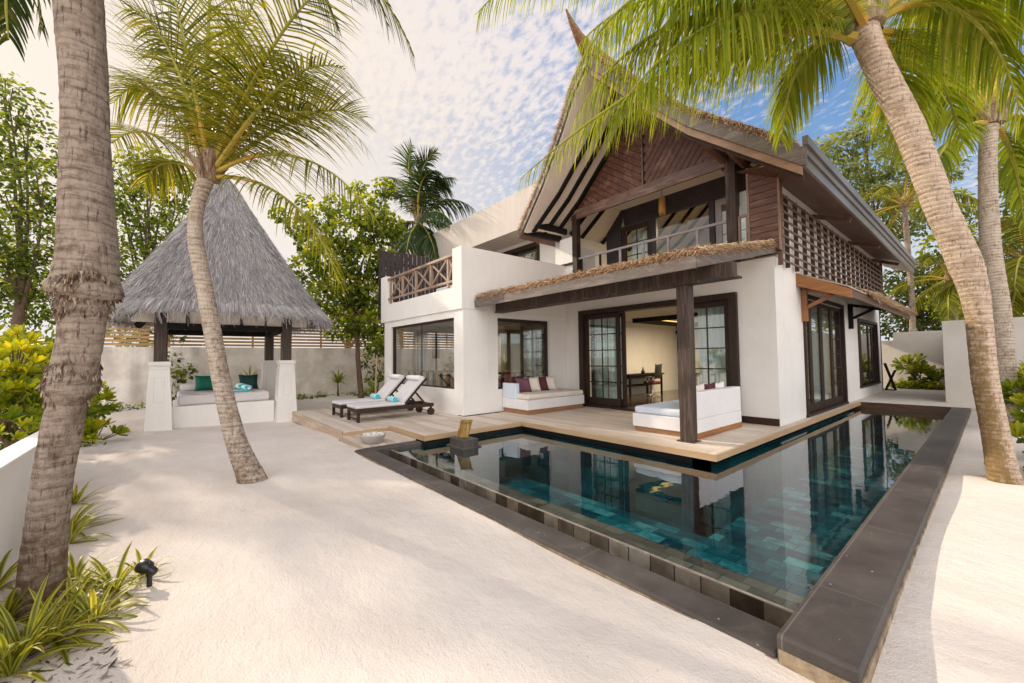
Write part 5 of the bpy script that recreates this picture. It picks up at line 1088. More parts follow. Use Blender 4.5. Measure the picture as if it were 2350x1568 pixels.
# --- slender curved palm in front of the gazebo
p2=thing('coconut_palm','slender curved palm with feathery crown in front of the gazebo','palm tree',at(582,1105,5.43))
pts=[];rr=[]
for y,x,w_,d in ((1125,584,84,5.42),(1100,579,76,5.43),(1070,565,64,5.43),(1020,543,57,5.44),(950,525,52,5.45),(850,503,50,5.47),(750,486,48,5.49),(650,467,45,5.51),(550,448,42,5.53),(500,448,38,5.54),(460,456,38,5.55),(425,468,44,5.56),(395,480,46,5.57)):
    pts.append(at(x,y,d)); rr.append(w_*OVW*d*.5*cth(x)*.90)
CRn=CR.copy()
trunk_obj(p2,pts,rr,M['bark_pale'],26,.04,True,5,lambda t,d,r: (1.0 if t<.0 else max(.33*max(0,min(1,(d.dot(CRn)/r-.15)*2.5))*max(0,min(1,(.62-t)*9)), min(.36,max(0,(.36-t)*1.3)))))
C2=at(481,395,5.58); ml=[M['palm_leaf'],M['petiole'],M['rachis']]; husk(p2,C2,.13,(.1,.05,1),40,.4)
for ct,lf,hg in (([(478,398,5.58),(445,320,5.5),(340,120,5.3),(262,235,5.2)],.72,.7),([(478,395,5.58),(430,250,5.7),(350,90,5.9),(250,-30,6.1)],.72,.3),([(480,395,5.58),(478,250,5.5),(465,60,5.4),(500,-160,5.3)],.7,.3),
    ([(482,395,5.58),(505,260,5.7),(545,40,5.9),(640,-110,6.0)],.75,.35),([(484,396,5.58),(530,270,5.4),(600,20,5.2),(705,175,5.0)],.72,.75),([(486,398,5.58),(560,300,5.5),(700,170,5.4),(838,335,5.3)],.74,.5),
    ([(487,400,5.58),(590,320,5.8),(740,210,6.0),(830,270,6.1)],.70,.25),([(487,402,5.58),(600,325,5.4),(745,330,5.2),(858,500,5.0)],.72,.65),([(487,408,5.58),(585,395,5.5),(720,450,5.3),(778,655,5.2)],.66,.6),
    ([(476,400,5.58),(425,340,5.8),(320,260,6.1),(258,330,6.3)],.7,.6),([(478,396,5.58),(440,260,5.4),(400,60,5.2),(300,20,5.0)],.7,.5),([(482,395,5.58),(500,230,5.8),(520,100,6.2),(560,20,6.6)],.7,.4),([(474,402,5.58),(420,370,5.6),(360,350,5.6),(330,420,5.6)],.55,.7),
    ([(480,395,5.58),(560,250,6.0),(650,150,6.6),(760,230,7.0)],.7,.5),([(482,395,5.58),(450,240,6.0),(380,160,6.5),(300,200,6.9)],.7,.5),([(480,395,5.58),(455,240,5.3),(420,60,5.1),(370,-120,5.0)],.72,.3),([(484,395,5.58),(570,200,5.3),(660,0,5.1),(790,-60,5.0)],.72,.45),([(486,398,5.58),(580,260,5.2),(680,110,5.0),(790,160,4.9)],.7,.55)):
    frond(p2,[at(*q) for q in ct],lf*1.45,ml,58,.0165,hg*.75,.036,.12,.06)

# --- bright leaning palm on the right
p3=thing('coconut_palm','pale leaning palm on the right arching over the pool with sunlit crown','palm tree',at(2310,1125,4.77))
pts=[];rr=[]
for y,x,w_,d in ((1150,2318,104,4.76),(1125,2311,94,4.77),(1101,2305,84,4.77),(1034,2291,73,4.78),(954,2277,69,4.79),(863,2259,68,4.80),(790,2252,67,4.81),(720,2245,68,4.82),(670,2236,74,4.83),(603,2214,86,4.84),(537,2186,79,4.86),(470,2154,76,4.88),(380,2120,75,4.90),(293,2086,76,4.92),(200,2040,72,4.95),(110,1996,70,4.97),(60,1978,74,4.98)):
    pts.append(at(x,y,d)); rr.append(w_*OVW*d*.5*cth(x))
trunk_obj(p3,pts,rr,M['bark_warm'],30,.035,True,8,lambda t,d,r: .12+.36*max(0,min(1,(-d.dot(CRn)/r+.3)*1.2))*max(0,min(1,(.66-t)*2.4))+.3*max(0,.22-t))
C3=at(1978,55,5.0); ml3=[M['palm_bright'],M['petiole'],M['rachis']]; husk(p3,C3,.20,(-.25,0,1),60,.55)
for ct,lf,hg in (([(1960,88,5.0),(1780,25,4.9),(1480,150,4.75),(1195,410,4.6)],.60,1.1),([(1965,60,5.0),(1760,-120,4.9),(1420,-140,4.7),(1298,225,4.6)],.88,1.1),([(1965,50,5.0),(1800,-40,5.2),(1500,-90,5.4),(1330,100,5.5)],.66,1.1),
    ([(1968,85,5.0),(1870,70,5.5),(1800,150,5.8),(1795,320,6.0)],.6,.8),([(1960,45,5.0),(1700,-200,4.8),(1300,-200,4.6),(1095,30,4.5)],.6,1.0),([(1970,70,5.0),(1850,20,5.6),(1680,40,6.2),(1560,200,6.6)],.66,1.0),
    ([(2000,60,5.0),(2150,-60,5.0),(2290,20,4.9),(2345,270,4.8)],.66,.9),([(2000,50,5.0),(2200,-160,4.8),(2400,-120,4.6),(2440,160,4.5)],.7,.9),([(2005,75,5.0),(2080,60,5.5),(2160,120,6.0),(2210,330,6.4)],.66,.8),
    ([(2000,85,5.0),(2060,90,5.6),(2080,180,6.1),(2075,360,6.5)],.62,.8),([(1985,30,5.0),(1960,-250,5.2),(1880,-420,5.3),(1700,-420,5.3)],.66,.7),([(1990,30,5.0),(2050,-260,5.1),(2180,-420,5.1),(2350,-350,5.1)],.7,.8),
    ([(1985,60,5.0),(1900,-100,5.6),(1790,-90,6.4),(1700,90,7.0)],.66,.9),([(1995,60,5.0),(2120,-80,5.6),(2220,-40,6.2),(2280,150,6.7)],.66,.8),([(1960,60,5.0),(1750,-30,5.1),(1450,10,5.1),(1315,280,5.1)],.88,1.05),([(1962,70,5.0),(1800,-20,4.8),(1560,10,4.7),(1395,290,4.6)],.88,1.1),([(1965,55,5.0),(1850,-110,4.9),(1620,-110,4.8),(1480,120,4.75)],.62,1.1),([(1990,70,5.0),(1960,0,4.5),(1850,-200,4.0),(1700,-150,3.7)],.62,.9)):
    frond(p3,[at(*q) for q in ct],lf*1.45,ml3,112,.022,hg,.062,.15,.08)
for k,(x,y,d) in enumerate(((1895,22,5.02),(1925,30,4.95),(1870,48,5.0),(1915,58,4.95),(1885,75,5.05),(1945,62,4.9))): nut(p3,at(x,y,d),.075)

# --- second palm on the right
p4=thing('coconut_palm','straight pale palm standing just behind the leaning one at the right edge','palm tree',at(2312,985,7.96))
pts=[];rr=[]
for y,x,w_ in ((1000,2318,70),(960,2312,60),(900,2309,56),(800,2303,56),(720,2294,60),(640,2281,58),(560,2272,52),(450,2267,48),(340,2267,46),(290,2270,48)):
    pts.append(at(x,y,7.97)); rr.append(w_*OVW*7.97*.5*cth(x))
trunk_obj(p4,pts,rr,M['bark_pale'],22,.03,True,12,lambda t,d,r: .1+max(0,.5-t)*.6)
husk(p4,at(2272,275,8.0),.2,(0,0,1),40,.6)
for ct,lf,hg in (([(2268,275,8),(2200,200,8),(2120,150,8),(2030,215,8)],.8,.8),([(2265,280,8),(2200,240,8.2),(2110,240,8.5),(2030,380,8.8)],.75,.8),([(2270,265,8),(2250,120,8),(2190,10,8),(2100,0,8)],.8,.5),([(2275,265,8),(2290,120,8),(2300,20,8),(2280,-80,8)],.8,.4),
    ([(2280,270,8),(2330,180,8),(2400,120,8),(2480,200,8)],.8,.7),([(2282,280,8),(2340,250,8),(2400,260,8),(2450,420,8)],.8,.8),([(2265,285,8),(2220,270,7.6),(2150,320,7.4),(2110,470,7.3)],.7,.8),([(2278,285,8),(2310,300,8.3),(2340,380,8.6),(2350,520,8.8)],.7,.8),([(2270,265,8),(2230,140,8.5),(2150,80,9),(2060,110,9.4)],.8,.6)):
    frond(p4,[at(*q) for q in ct],lf,ml3,46,.04,hg,.07,.2)
# --- palm behind the white block, and palms beyond the right wall
p5=thing('coconut_palm','distant blue-green palm rising behind the white upper block','palm tree',at(960,760,20)*np.array((1,1,0)))
trunk_obj(p5,[at(955,900,20),at(958,700,20),at(965,600,20),at(962,520,20)],[.2,.16,.15,.15],M['bark_old'],14,.03,False,4)
husk(p5,at(962,510,20),.2,(0,0,1),30,.9)
mb5=[M['palm_blue'],M['petiole'],M['rachis']]
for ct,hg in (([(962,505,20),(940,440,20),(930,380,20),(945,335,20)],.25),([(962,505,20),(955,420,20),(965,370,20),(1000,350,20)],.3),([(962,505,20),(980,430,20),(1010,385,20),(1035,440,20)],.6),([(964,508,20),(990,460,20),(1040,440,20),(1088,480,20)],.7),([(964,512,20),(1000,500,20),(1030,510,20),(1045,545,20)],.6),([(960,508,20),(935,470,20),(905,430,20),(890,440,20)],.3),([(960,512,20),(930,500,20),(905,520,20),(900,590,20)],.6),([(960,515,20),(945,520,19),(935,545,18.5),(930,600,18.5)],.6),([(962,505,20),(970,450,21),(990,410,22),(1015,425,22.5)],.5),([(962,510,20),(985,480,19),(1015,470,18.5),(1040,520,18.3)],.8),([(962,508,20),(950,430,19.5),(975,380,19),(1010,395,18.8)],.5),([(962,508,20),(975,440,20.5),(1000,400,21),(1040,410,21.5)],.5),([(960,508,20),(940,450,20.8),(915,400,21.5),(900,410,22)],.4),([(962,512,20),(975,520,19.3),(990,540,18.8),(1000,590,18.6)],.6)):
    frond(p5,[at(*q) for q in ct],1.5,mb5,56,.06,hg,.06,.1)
for k,(x,y,d,lb,n_,L,sd,mt) in enumerate(((2075,470,18.8,'bushy palm with arching fronds beyond the eave on the right',15,3.0,3,'palm_leaf'),(2180,640,18.2,'low palm between the two right-hand trunks beyond the wall',13,2.6,9,'palm_leaf'),(2360,600,11.5,'green palm whose fronds enter at the far right edge',14,2.6,5,'palm_leaf'))):
    c=at(x,y,d); q=thing('coconut_palm',lb,'palm tree',(c[0],c[1],0),'palms beyond the right wall')
    trunk_obj(q,[(c[0],c[1],-.1),(c[0]+.1,c[1],c[2]*.5),tuple(c)],[.13,.10,.10],M['bark_old'],14,.03,False,20+k); husk(q,c,.15,(0,0,1),24,.6)
    crown(q,c,n_,L,.8,[M[mt],M['petiole'],M['rachis']],(80,-20),sd,k,.6,40,.045)

def leaf_cloud(g,centers,radii,per,size,vlo=0.,vhi=1.,asp=.62,droop=.35,upb=.4):
    """leaf sized faces spread through lumpy clusters, lighter toward the outside and top"""
    for c,r in zip(centers,radii):
        n=int(per*(r**2)); d=nrm(RNG.normal(size=(n,3))); rr_=r*RNG.uniform(.35,1,n)**.6; p=np.array(c)+d*rr_[:,None]*np.array((1,1,.8))
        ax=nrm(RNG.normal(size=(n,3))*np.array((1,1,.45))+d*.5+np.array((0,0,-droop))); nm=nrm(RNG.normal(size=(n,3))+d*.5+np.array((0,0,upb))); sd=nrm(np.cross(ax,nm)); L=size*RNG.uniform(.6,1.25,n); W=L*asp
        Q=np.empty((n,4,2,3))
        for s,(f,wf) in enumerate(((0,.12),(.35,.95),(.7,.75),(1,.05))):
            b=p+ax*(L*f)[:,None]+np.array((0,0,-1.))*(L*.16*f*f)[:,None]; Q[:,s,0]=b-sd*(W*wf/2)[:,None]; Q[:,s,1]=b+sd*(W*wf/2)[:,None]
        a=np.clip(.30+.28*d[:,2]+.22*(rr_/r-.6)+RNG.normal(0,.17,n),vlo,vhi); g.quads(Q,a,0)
def tree(label,base,height,clusters,per,size,mat,group,trunk_r=.14,twigs=True,name='leafy_tree',asp=.62):
    t=thing(name,label,'tree',base,group); b=np.array(base,float); mbt=MB(); top=np.mean(np.array([c for c,_ in clusters]),0); mid=b+(top-b)*.55+np.array((.15,.1,0)); 
    mbt.tube([b+(0,0,-.2),b+(mid-b)*.5+(.1,-.1,0),mid,mid+(top-mid)*.6],[trunk_r*1.3,trunk_r,trunk_r*.8,trunk_r*.4],9)
    for c,r in clusters:
        c=np.array(c,float); s=mid+(top-mid)*random.uniform(-.2,.4); q=(s+c)/2+RNG.normal(0,.18,3); mbt.tube([s,q,c],[trunk_r*.42,trunk_r*.26,trunk_r*.08],6)
        for _ in range(3): e=c+nrm(RNG.normal(size=3))*r*.85; mbt.tube([q*.4+c*.6,(c+e)/2,e],[trunk_r*.14,trunk_r*.1,.006],5)
    mbt.build('trunk',M['bark_tree'],t); g=Geo(); leaf_cloud(g,[c for c,_ in clusters],[r for _,r in clusters],per,size,asp=asp); g.build('crown',M[mat],t); return t
def clus(spec): return [(at(x,y,d),r) for x,y,d,r in spec]
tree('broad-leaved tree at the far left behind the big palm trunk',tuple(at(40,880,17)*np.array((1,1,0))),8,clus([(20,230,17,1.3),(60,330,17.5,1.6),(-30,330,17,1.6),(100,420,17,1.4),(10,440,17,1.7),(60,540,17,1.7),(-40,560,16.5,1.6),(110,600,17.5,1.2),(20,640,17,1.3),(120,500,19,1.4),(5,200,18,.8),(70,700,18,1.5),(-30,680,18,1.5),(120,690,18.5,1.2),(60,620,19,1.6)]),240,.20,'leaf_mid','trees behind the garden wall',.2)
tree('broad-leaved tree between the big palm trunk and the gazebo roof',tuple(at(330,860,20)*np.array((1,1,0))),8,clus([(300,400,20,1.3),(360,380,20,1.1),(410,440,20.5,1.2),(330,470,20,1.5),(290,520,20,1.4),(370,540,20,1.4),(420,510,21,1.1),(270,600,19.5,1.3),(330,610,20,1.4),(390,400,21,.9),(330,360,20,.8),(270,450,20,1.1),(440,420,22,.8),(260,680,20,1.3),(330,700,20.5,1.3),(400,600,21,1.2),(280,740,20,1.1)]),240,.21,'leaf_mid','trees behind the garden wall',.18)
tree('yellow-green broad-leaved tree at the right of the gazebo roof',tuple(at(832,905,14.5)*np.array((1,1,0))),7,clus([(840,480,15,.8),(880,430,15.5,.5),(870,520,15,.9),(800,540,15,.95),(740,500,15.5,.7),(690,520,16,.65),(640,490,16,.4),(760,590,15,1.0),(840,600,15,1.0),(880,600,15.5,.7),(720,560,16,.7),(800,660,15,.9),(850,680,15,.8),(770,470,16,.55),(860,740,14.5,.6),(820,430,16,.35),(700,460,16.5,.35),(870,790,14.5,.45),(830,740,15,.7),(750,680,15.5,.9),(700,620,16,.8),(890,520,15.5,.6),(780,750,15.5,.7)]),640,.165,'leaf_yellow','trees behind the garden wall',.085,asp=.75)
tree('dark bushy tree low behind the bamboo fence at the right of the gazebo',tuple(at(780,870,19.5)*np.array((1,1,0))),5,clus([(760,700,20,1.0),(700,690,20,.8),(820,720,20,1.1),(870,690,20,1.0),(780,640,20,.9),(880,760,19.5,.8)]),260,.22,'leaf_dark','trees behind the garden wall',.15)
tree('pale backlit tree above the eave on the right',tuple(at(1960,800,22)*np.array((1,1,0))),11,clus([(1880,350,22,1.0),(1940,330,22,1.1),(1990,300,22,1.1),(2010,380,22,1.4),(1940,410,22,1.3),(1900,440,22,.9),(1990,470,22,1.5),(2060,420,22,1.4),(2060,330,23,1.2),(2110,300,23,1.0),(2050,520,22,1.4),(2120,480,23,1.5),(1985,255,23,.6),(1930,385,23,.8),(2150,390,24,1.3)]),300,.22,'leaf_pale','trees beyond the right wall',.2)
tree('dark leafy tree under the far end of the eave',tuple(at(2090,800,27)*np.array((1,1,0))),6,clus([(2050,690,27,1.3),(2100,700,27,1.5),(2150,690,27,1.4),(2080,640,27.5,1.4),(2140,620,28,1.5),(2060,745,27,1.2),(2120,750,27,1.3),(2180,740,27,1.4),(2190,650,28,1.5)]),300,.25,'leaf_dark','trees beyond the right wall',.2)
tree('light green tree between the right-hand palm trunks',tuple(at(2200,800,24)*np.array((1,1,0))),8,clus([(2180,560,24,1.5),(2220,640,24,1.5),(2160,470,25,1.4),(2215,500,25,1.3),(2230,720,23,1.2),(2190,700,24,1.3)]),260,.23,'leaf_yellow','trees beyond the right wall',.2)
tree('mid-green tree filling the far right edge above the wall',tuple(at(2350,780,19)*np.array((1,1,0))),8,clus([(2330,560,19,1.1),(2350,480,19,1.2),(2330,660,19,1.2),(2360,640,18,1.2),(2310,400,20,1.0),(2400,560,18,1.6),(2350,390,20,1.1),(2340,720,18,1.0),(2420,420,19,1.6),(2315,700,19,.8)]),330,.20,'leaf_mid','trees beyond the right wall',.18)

# waxy hedge bushes (rosettes of spoon leaves)
def rosettes(label,cs,nr,size,group,mat='naupaka',base=None,cat='shrub',name='waxy_shrub'):
    base=base if base is not None else np.array(cs[0][0])*np.array((1,1,0)); t=thing(name,label,cat,tuple(base),group); g=Geo()
    for c,r in cs:
        st=MB(); c=np.array(c,float)
        for _ in range(int(nr*r*r)):
            d=nrm(RNG.normal(size=3)+np.array((0,0,.35))); p=c+d*r*random.uniform(.55,1.0)*np.array((1,1,.9)); m=random.randint(9,14); ax0=nrm(d+np.array((0,0,.5))+RNG.normal(0,.25,3)); e1=nrm(np.cross(ax0,np.array((.3,.5,.2)))); e2=np.cross(ax0,e1)
            an=np.arange(m)*2.4; op=np.linspace(.35,1.25,m); dirs=nrm(np.cos(op)[:,None]*ax0+np.sin(op)[:,None]*(np.cos(an)[:,None]*e1+np.sin(an)[:,None]*e2)); L=size*RNG.uniform(.8,1.2,m); sd=nrm(np.cross(dirs,ax0+.01)); W=L*.36; Q=np.empty((m,4,2,3))
            for s,(f,wf) in enumerate(((0,.25),(.45,.75),(.82,1.0),(1,.35))):
                b=p+dirs*(L*f)[:,None]+ax0*(L*.12*f*f)[:,None]; Q[:,s,0]=b-sd*(W*wf/2)[:,None]; Q[:,s,1]=b+sd*(W*wf/2)[:,None]
            g.quads(Q,np.clip(.35+.35*d[2]+RNG.normal(0,.13,m)+.12*random.random(),0,1),0); st.tube([c*.6+p*.4-np.array((0,0,.05)),p],[.012,.008],5)  # leaf tone rises upward: sunlit tops are put into the colour
        st.tube([np.array((c[0],c[1],-.05)),c],[.03,.02],6); st.build('stem',M['bark_tree'],t)
    g.build('foliage',M[mat],t); return t
HG='waxy shrubs behind the planter wall'
rosettes('bright yellow-green shrub behind the planter wall at the far left edge',[(at(-20,900,5.2),.55),(at(30,860,5.6),.5),(at(-60,960,4.8),.5),(at(20,950,5.2),.45)],120,.15,HG)
rosettes('sunlit yellow shrub just left of the big palm trunk',[(at(80,870,7.0),.6),(at(40,820,7.4),.5),(at(110,930,6.6),.5),(at(90,960,6.6),.45),(at(60,830,7.8),.55)],110,.15,HG)
rosettes('small rounded shrub tops along the planter wall',[(at(15,1010,4.6),.28),(at(60,985,5.2),.30),(at(100,960,5.8),.30)],200,.09,HG)
rosettes('waxy shrub peeping out at the right of the big palm trunk',[(at(200,925,8.6),.42),(at(215,1010,8.0),.40),(at(185,1050,7.9),.35),(at(190,960,8.8),.4)],150,.16,HG,base=at(190,1075,8.2)*np.array((1,1,0)))
rosettes('dark shrub beyond the hedge at the left',[(at(-40,830,11),1.1),(at(60,800,13),.7)],40,.22,HG,'leaf_mid')

# strap-leaved plants
def strap_plant(label,base,n,L,w,mat,group,elev=(80,20),bend=1.2,name='variegated_plant',cat='plant',stem=0,seg=6):
    base=np.array(base,float); t=thing(name,label,cat,tuple(base),group); g=Geo(); a=RNG.uniform(0,6.283,n); el=np.radians(RNG.uniform(elev[1],elev[0],n)); l=L*RNG.uniform(.55,1.1,n)
    h=np.stack([np.cos(a),np.sin(a),np.zeros(n)],1); p=np.repeat((base+np.array((0,0,stem)))[None],n,0)+h*.012; sd=np.stack([-np.sin(a),np.cos(a),np.zeros(n)],1); K=seg
    rows=[]
    bd=bend*RNG.uniform(.6,1.3,n)
    for s in range(K+1):
        f=s/K; e=el-bd*f**1.4; d=h*np.cos(e)[:,None]+np.array((0,0,1.))*np.sin(e)[:,None]; up_=np.cross(sd,d); wid=w*np.sin(np.pi*min(.97,.18+.80*f))**.8*(1 if s<K else .1); rows.append((p.copy(),up_,wid)); p=p+d*(l/K)[:,None]; p[:,2]=np.maximum(p[:,2],base[2]+.008)
    cols=((-.5,-.22,.15),(-.22,.22,-.22),(.22,.5,.15)); va=RNG.uniform(.35,.75,n)
    for u0,u1,dv in cols:
        Q=np.empty((n,K+1,2,3))
        for s,(pp,up_,wid) in enumerate(rows):
            Q[:,s,0]=pp+sd*u0*wid+up_*(-abs(u0)*wid*.0+abs(u0)*wid*.35); Q[:,s,1]=pp+sd*u1*wid+up_*(abs(u1)*wid*.35)
        g.quads(Q,np.clip(va+dv,0,1),0)
    if stem: MB().tube([base+(0,0,-.05),base+(.02,.01,stem*.5),base+(0,0,stem+.02)],[.035,.03,.025],8).build('stem',M['bark_tree'],t)
    g.build('leaves',M[mat],t); return t
VG='variegated plants around the big palm'
def gnd(x,y,z=0.0):
    r=CR*((x-1175)/FPX)+CD*((y-784)/FPX)+CF; return CAM+r*((z-1.6)/r[2])
S_=lambda x,y:(x*.46809/1.2766,(1268+y*.46809)/1.2766)
for sx,sy,n,L,lb in ((150,1400,30,.52,'large variegated plant at the lower left corner in front of the palm base'),(330,1300,20,.40,'variegated plant spreading over the sand right of the corner plant'),(590,1180,24,.36,'variegated plant below the spotlight on its left'),(715,990,24,.34,'variegated plant just left of the spotlight'),(470,960,22,.34,'variegated plant against the right side of the palm base'),(440,1130,20,.34,'variegated plant at the foot of the palm trunk, front right'),
    (20,1200,22,.42,'variegated plant at the left edge beside the palm base'),(-40,1000,20,.42,'variegated plant at the left edge behind the palm base'),(430,700,20,.36,'variegated plant behind the trunk halfway along the planter wall'),(430,620,26,.42,'tall variegated plant at the foot of the planter wall'),(470,450,18,.36,'small pale variegated plant farthest along the planter wall'),(60,1520,22,.36,'variegated plant cut by the bottom left corner'),(890,910,10,.26,'few variegated leaves growing behind the spotlight')):
    strap_plant(lb,gnd(*S_(sx,sy)),int(n*1.2),L*.98,.030,'varieg',VG,(80,14),1.25)
strap_plant('green dracaena against the rear wall left of the wing',np.array((*at(775,900,16.9)[:2],.08)),40,.85,.05,'leaf_mid','green plants along the rear wall',(85,10),1.3,'dracaena',stem=.55)
strap_plant('green dracaena beside the wing wall under the tree',np.array((*at(858,893,14.6)[:2],.05)),34,.80,.05,'leaf_mid','green plants along the rear wall',(85,10),1.3,'dracaena',stem=.35)
for k,(x,y,L_,lb) in enumerate(((-8.95,6.3,.55,'spiky grass plant behind the parapet top nearest the corner'),(-8.95,7.9,.70,'arching grass plant behind the middle of the terrace parapet'),(-8.95,8.5,.62,'upright agave-like plant behind the terrace parapet near the villa'),(-8.95,7.2,.5,'low grass plant behind the terrace parapet between two taller ones'))): strap_plant(lb,(x,y,4.02),22,L_,.035,'leaf_mid','plants along the terrace parapet',(88,45),.8,'terrace_plant')
MB().box(-9.2,-8.79,5.9,9.2,3.301,4.02).build('planter_box',M['plaster'],villa)
tree('bushy green shrub against the left corner of the wing',tuple(at(868,895,15.6)*np.array((1,1,0))),2,clus([(862,800,15.6,.5),(872,850,15.6,.5),(845,775,15.9,.5),(855,870,15.6,.35),(880,780,15.8,.5),(838,830,16,.35)]),420,.15,'leaf_mid','green plants along the rear wall',.03,name='garden_shrub')
tree('low green shrub spreading along the wall left of the gazebo',tuple(at(290,925,15.5)*np.array((1,1,0))),1.2,clus([(280,900,15.6,.4),(300,880,15.8,.4),(262,905,15.2,.3),(315,905,15.6,.3)]),420,.15,'leaf_mid','green plants along the rear wall',.025,name='garden_shrub')
t=strap_plant('spiky plant in a white pot behind the gazebo bench',(-16.6,2.06,.80),26,.75,.035,'leaf_yellow','green plants along the rear wall',(85,35),.9,'potted_plant')
MB().lathe([(.0,.42),(.13,.42),(.19,.78),(.19,.80),(.16,.80),(.15,.76),(.0,.76)],(-16.6,2.06,0),20).build('pot',M['pot'],t); MB().box(-16.85,-16.35,1.8,2.3,-.1,.419).build('pot_stand',M['plaster'],t)
tree('slender climbing shrub beside the left gazebo pillar',tuple(gnd(375,925,0)),2.5,clus([(300,770,14.2,.40),(330,800,14.2,.42),(360,760,14.2,.42),(400,770,14.2,.35),(280,790,14.2,.3),(395,820,14,.32),(410,860,14,.38),(425,850,14,.30),(405,900,14,.34),(345,850,14.2,.2),(352,890,14,.16),(440,745,14.2,.28)]),330,.15,'leaf_mid','green plants along the rear wall',.04,name='climbing_shrub',asp=.75)
o=Geo(); cs=[];rs_=[]
for _ in range(70): y=random.uniform(2.9,8.6); cs.append((-18.0+random.uniform(-.2,.5),y,.08)); rs_.append(random.uniform(.12,.24))
for _ in range(26): y=random.uniform(-2.2,.4); cs.append((-18.0+random.uniform(-.1,.5),y,.12)); rs_.append(random.uniform(.12,.26))
leaf_cloud(o,cs,rs_,700,.09); q=o.build('ground_cover',M['leaf_mid']); q['kind']='stuff'; tag(q,'low green ground cover along the foot of the rear wall','ground cover')
t=rosettes('leafy frangipani-like plant in front of the terrace back wall',[((-2.2,23.6,1.05),.42),((-2.0,23.5,.7),.4),((-1.7,23.6,.6),.35)],60,.30,'plants in the terrace bed','leaf_mid',np.array((-2.0,23.6,.15)))
o=Geo(); cs=[(random.uniform(-2.8,-1.1),random.uniform(23.0,23.9),.25) for _ in range(36)]; leaf_cloud(o,cs,[random.uniform(.18,.32) for _ in cs],330,.15); q=o.build('terrace_bed_foliage',M['leaf_yellow']); q['kind']='stuff'; tag(q,'yellow-green low foliage along the foot of the terrace back wall','ground cover')
for k,(x,y,d,s,lb) in enumerate(((2392,960,5.6,.35,'bright shrub at the right edge behind the leaning palm'),(2398,1040,4.9,.30,'bright shrub at the right edge beside the leaning palm base'),(2385,900,7.5,.45,'yellow-green shrub at the right edge below the grey wall'),(2402,870,8.6,.5,'green shrub at the right edge against the grey wall'))):
    c=at(x,y,d); rosettes(lb,[(c,s),(c+np.array((.5,.3,-.1)),s),(c+np.array((.15,.2,-.25)),s*.8)],150,.17,'shrubs at the right edge','naupaka' if k<3 else 'leaf_mid')
# fallen bits on the sand
o=MB()
for _ in range(220):
    u=random.random(); x=random.uniform(-5.5,-.6); y=random.uniform(-.6,2.2); z=ground_h(x,y)+.004; a=random.random()*6.28; l=random.uniform(.004,.014)
    o.add([(x,y,z),(x+l*math.cos(a),y+l*math.sin(a),z+.002),(x+l*.7*math.cos(a+.6),y+l*.7*math.sin(a+.6),z+.001)],[(0,1,2)],0,random.random()*.5)
q=o.build('coral_debris',pm('coral_grit',(.30,.24,.18),(.18,.14,.10),30,.9)); q['kind']='stuff'; tag(q,'scattered dark coral grit on the sand','debris')
lt=Geo(); n=240; P=np.array([gnd(*S_(random.uniform(-60,760),random.uniform(900,1560)),.006) for _ in range(n)]); an=RNG.uniform(0,6.28,n); dr=np.stack([np.cos(an),np.sin(an),RNG.uniform(0,.25,n)],1); sdv=np.stack([-np.sin(an),np.cos(an),np.zeros(n)],1); Ls=RNG.uniform(.015,.085,n); Q=np.empty((n,3,2,3))
for s_,(f_,w_) in enumerate(((0,.1),(.5,1),(1,.1))): bb=P+dr*(Ls*f_)[:,None]; Q[:,s_,0]=bb-sdv*(Ls*.10*w_)[:,None]; Q[:,s_,1]=bb+sdv*(Ls*.10*w_)[:,None]
lt.quads(Q,RNG.uniform(0,1,n),0); q=lt.build('leaf_litter',M['bark_scale']); q['kind']='stuff'; tag(q,'dry brown leaf litter on the sand under the variegated plants','litter')

# ================================================================== LIGHT, SKY, CAMERA
SUN_EL,SUN_AZ=rad(27),math.atan2(-.30,-.954)
sd=np.array((math.cos(SUN_EL)*math.cos(SUN_AZ),math.cos(SUN_EL)*math.sin(SUN_AZ),math.sin(SUN_EL)))
L=bpy.data.lights.new('sun','SUN'); L.energy=4.7; L.angle=rad(.8); L.color=(1,.86,.68); lo=bpy.data.objects.new('sun',L); COL.objects.link(lo); lo.rotation_euler=Vector(tuple(sd)).to_track_quat('Z','Y').to_euler(); lo.location=(0,0,20)
W=bpy.data.worlds.new('World'); SC.world=W; W.use_nodes=True; nt=W.node_tree; nt.nodes.clear(); out=nt.nodes.new('ShaderNodeOutputWorld'); bg=N(nt,'ShaderNodeBackground',Strength=.12); lk(nt,bg.outputs[0],out.inputs['Surface'])
sky=N(nt,'ShaderNodeTexSky'); sky.sky_type='NISHITA'; sky.sun_disc=False; sky.sun_elevation=SUN_EL; sky.sun_rotation=math.pi/2-SUN_AZ; sky.air_density=1.0; sky.dust_density=1.6; sky.ozone_density=1.4
tc=N(nt,'ShaderNodeTexCoord'); sx=N(nt,'ShaderNodeSeparateXYZ'); lk(nt,tc.outputs['Generated'],sx.inputs[0])
def mth(op,a,b=None,c=None,cl=False):
    n=N(nt,'ShaderNodeMath',operation=op); n.use_clamp=cl
    for i,v in enumerate((a,b,c)):
        if v is None: continue
        if isinstance(v,(int,float)): n.inputs[i].default_value=v
        else: lk(nt,v,n.inputs[i])
    return n.outputs[0]
def sstep(x,a,b):
    t_=mth('DIVIDE',mth('SUBTRACT',x,a),b-a,cl=True); return mth('MULTIPLY',mth('MULTIPLY',t_,t_),mth('SUBTRACT',3.0,mth('MULTIPLY',t_,2.0)))
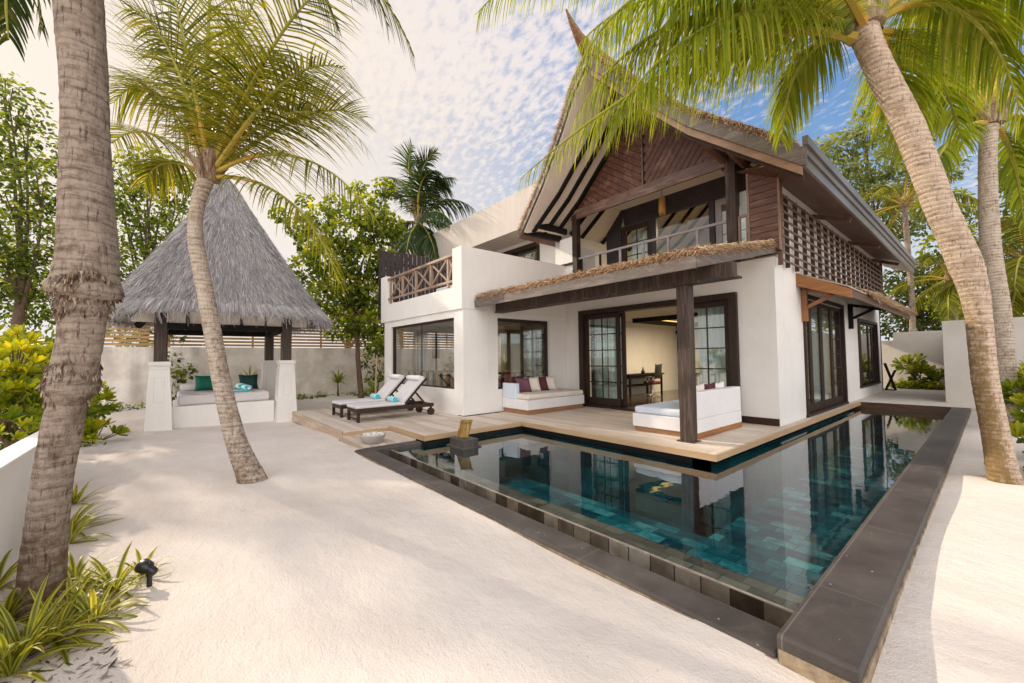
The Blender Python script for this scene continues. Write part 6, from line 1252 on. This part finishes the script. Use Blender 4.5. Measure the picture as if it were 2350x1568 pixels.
def mixc(f,a,b):
    n=N(nt,'ShaderNodeMix',data_type='RGBA')
    if isinstance(f,(int,float)): n.inputs['Factor'].default_value=f
    else: lk(nt,f,n.inputs['Factor'])
    for k,v in (('A',a),('B',b)):
        if isinstance(v,tuple): n.inputs[k].default_value=(*v,1)
        else: lk(nt,v,n.inputs[k])
    return n.outputs['Result']
zz=mth('MAXIMUM',sx.outputs[2],.0); den=mth('ADD',zz,.22); cb=N(nt,'ShaderNodeCombineXYZ'); lk(nt,mth('DIVIDE',sx.outputs[0],den),cb.inputs[0]); lk(nt,mth('DIVIDE',sx.outputs[1],den),cb.inputs[1])
dot=mth('ADD',mth('ADD',mth('MULTIPLY',sx.outputs[0],float(math.cos(SUN_AZ))),mth('MULTIPLY',sx.outputs[1],float(math.sin(SUN_AZ)))),mth('MULTIPLY',zz,.15))
nA=N(nt,'ShaderNodeTexNoise',Scale=.9,Detail=4.0,Roughness=.55); lk(nt,cb.outputs[0],nA.inputs['Vector'])
mp=N(nt,'ShaderNodeMapping'); mp.inputs['Rotation'].default_value=(0,0,rad(20)); mp.inputs['Scale'].default_value=(1,1.7,1); lk(nt,cb.outputs[0],mp.inputs['Vector'])
nB=N(nt,'ShaderNodeTexNoise',Scale=26.0,Detail=6.0,Roughness=.55,Distortion=.12); lk(nt,mp.outputs[0],nB.inputs['Vector'])
dens=mth('ADD',mth('MULTIPLY',nA.outputs['Fac'],.75),mth('MULTIPLY',nB.outputs['Fac'],1.0))
dens=mth('ADD',dens,mth('SUBTRACT',mth('MULTIPLY',sstep(zz,.40,.62),.22),.10))
cl=sstep(dens,.76,1.12)
blue=mixc(sstep(zz,.0,.65),(3.2,5.1,7.5),(1.35,3.0,6.2))
base=mixc(.7,sky.outputs[0],blue)
c1=mixc(mth('MULTIPLY',cl,.95),base,(7.3,6.75,6.95))
glow_=sstep(dot,.22,.95); c2=mixc(mth('MULTIPLY',glow_,.92),c1,(8.5,7.45,6.35))
hz=mth('SUBTRACT',1.0,sstep(zz,.10,.37)); c3=mixc(mth('MULTIPLY',hz,.75),c2,(7.2,7.0,7.0))
# unseen sky behind the camera, brightened as added fill light
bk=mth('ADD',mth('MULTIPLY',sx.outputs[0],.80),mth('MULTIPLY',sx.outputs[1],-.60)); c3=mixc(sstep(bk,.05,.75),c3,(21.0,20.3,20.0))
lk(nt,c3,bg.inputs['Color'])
# warm lamp inside the lit living room
for nm,en,loc,sx_,sy_ in (('room_lamp',190,(-6.0,13.6,2.72),.10,1.5),('bedroom_lamp',150,(-5.6,13.2,6.0),.12,.12)):
    L2=bpy.data.lights.new(nm,'AREA'); L2.shape='RECTANGLE'; L2.energy=en; L2.color=(1,.80,.52); L2.size=sx_; L2.size_y=sy_; l2=bpy.data.objects.new(nm,L2); COL.objects.link(l2); l2.location=loc
cam=bpy.data.cameras.new('camera'); cam.sensor_width=36; cam.lens=1185.07/3000*36; cam.clip_end=5000; cam.clip_start=.05
co=bpy.data.objects.new('camera',cam); COL.objects.link(co)
co.matrix_world=Matrix(((CR[0],-CD[0],-CF[0],CAM[0]),(CR[1],-CD[1],-CF[1],CAM[1]),(CR[2],-CD[2],-CF[2],CAM[2]),(0,0,0,1)))
SC.camera=co
SC.view_settings.view_transform='Standard'; SC.view_settings.look='None'; SC.view_settings.exposure=0; SC.view_settings.gamma=1
SC.render.engine='CYCLES'; SC.cycles.max_bounces=10; SC.cycles.transparent_max_bounces=24; SC.cycles.diffuse_bounces=5; SC.cycles.glossy_bounces=5
SC.cycles.sample_clamp_indirect=8.0; SC.cycles.caustics_reflective=False; SC.cycles.caustics_refractive=False
try: SC.cycles.use_denoising=True
except Exception: pass
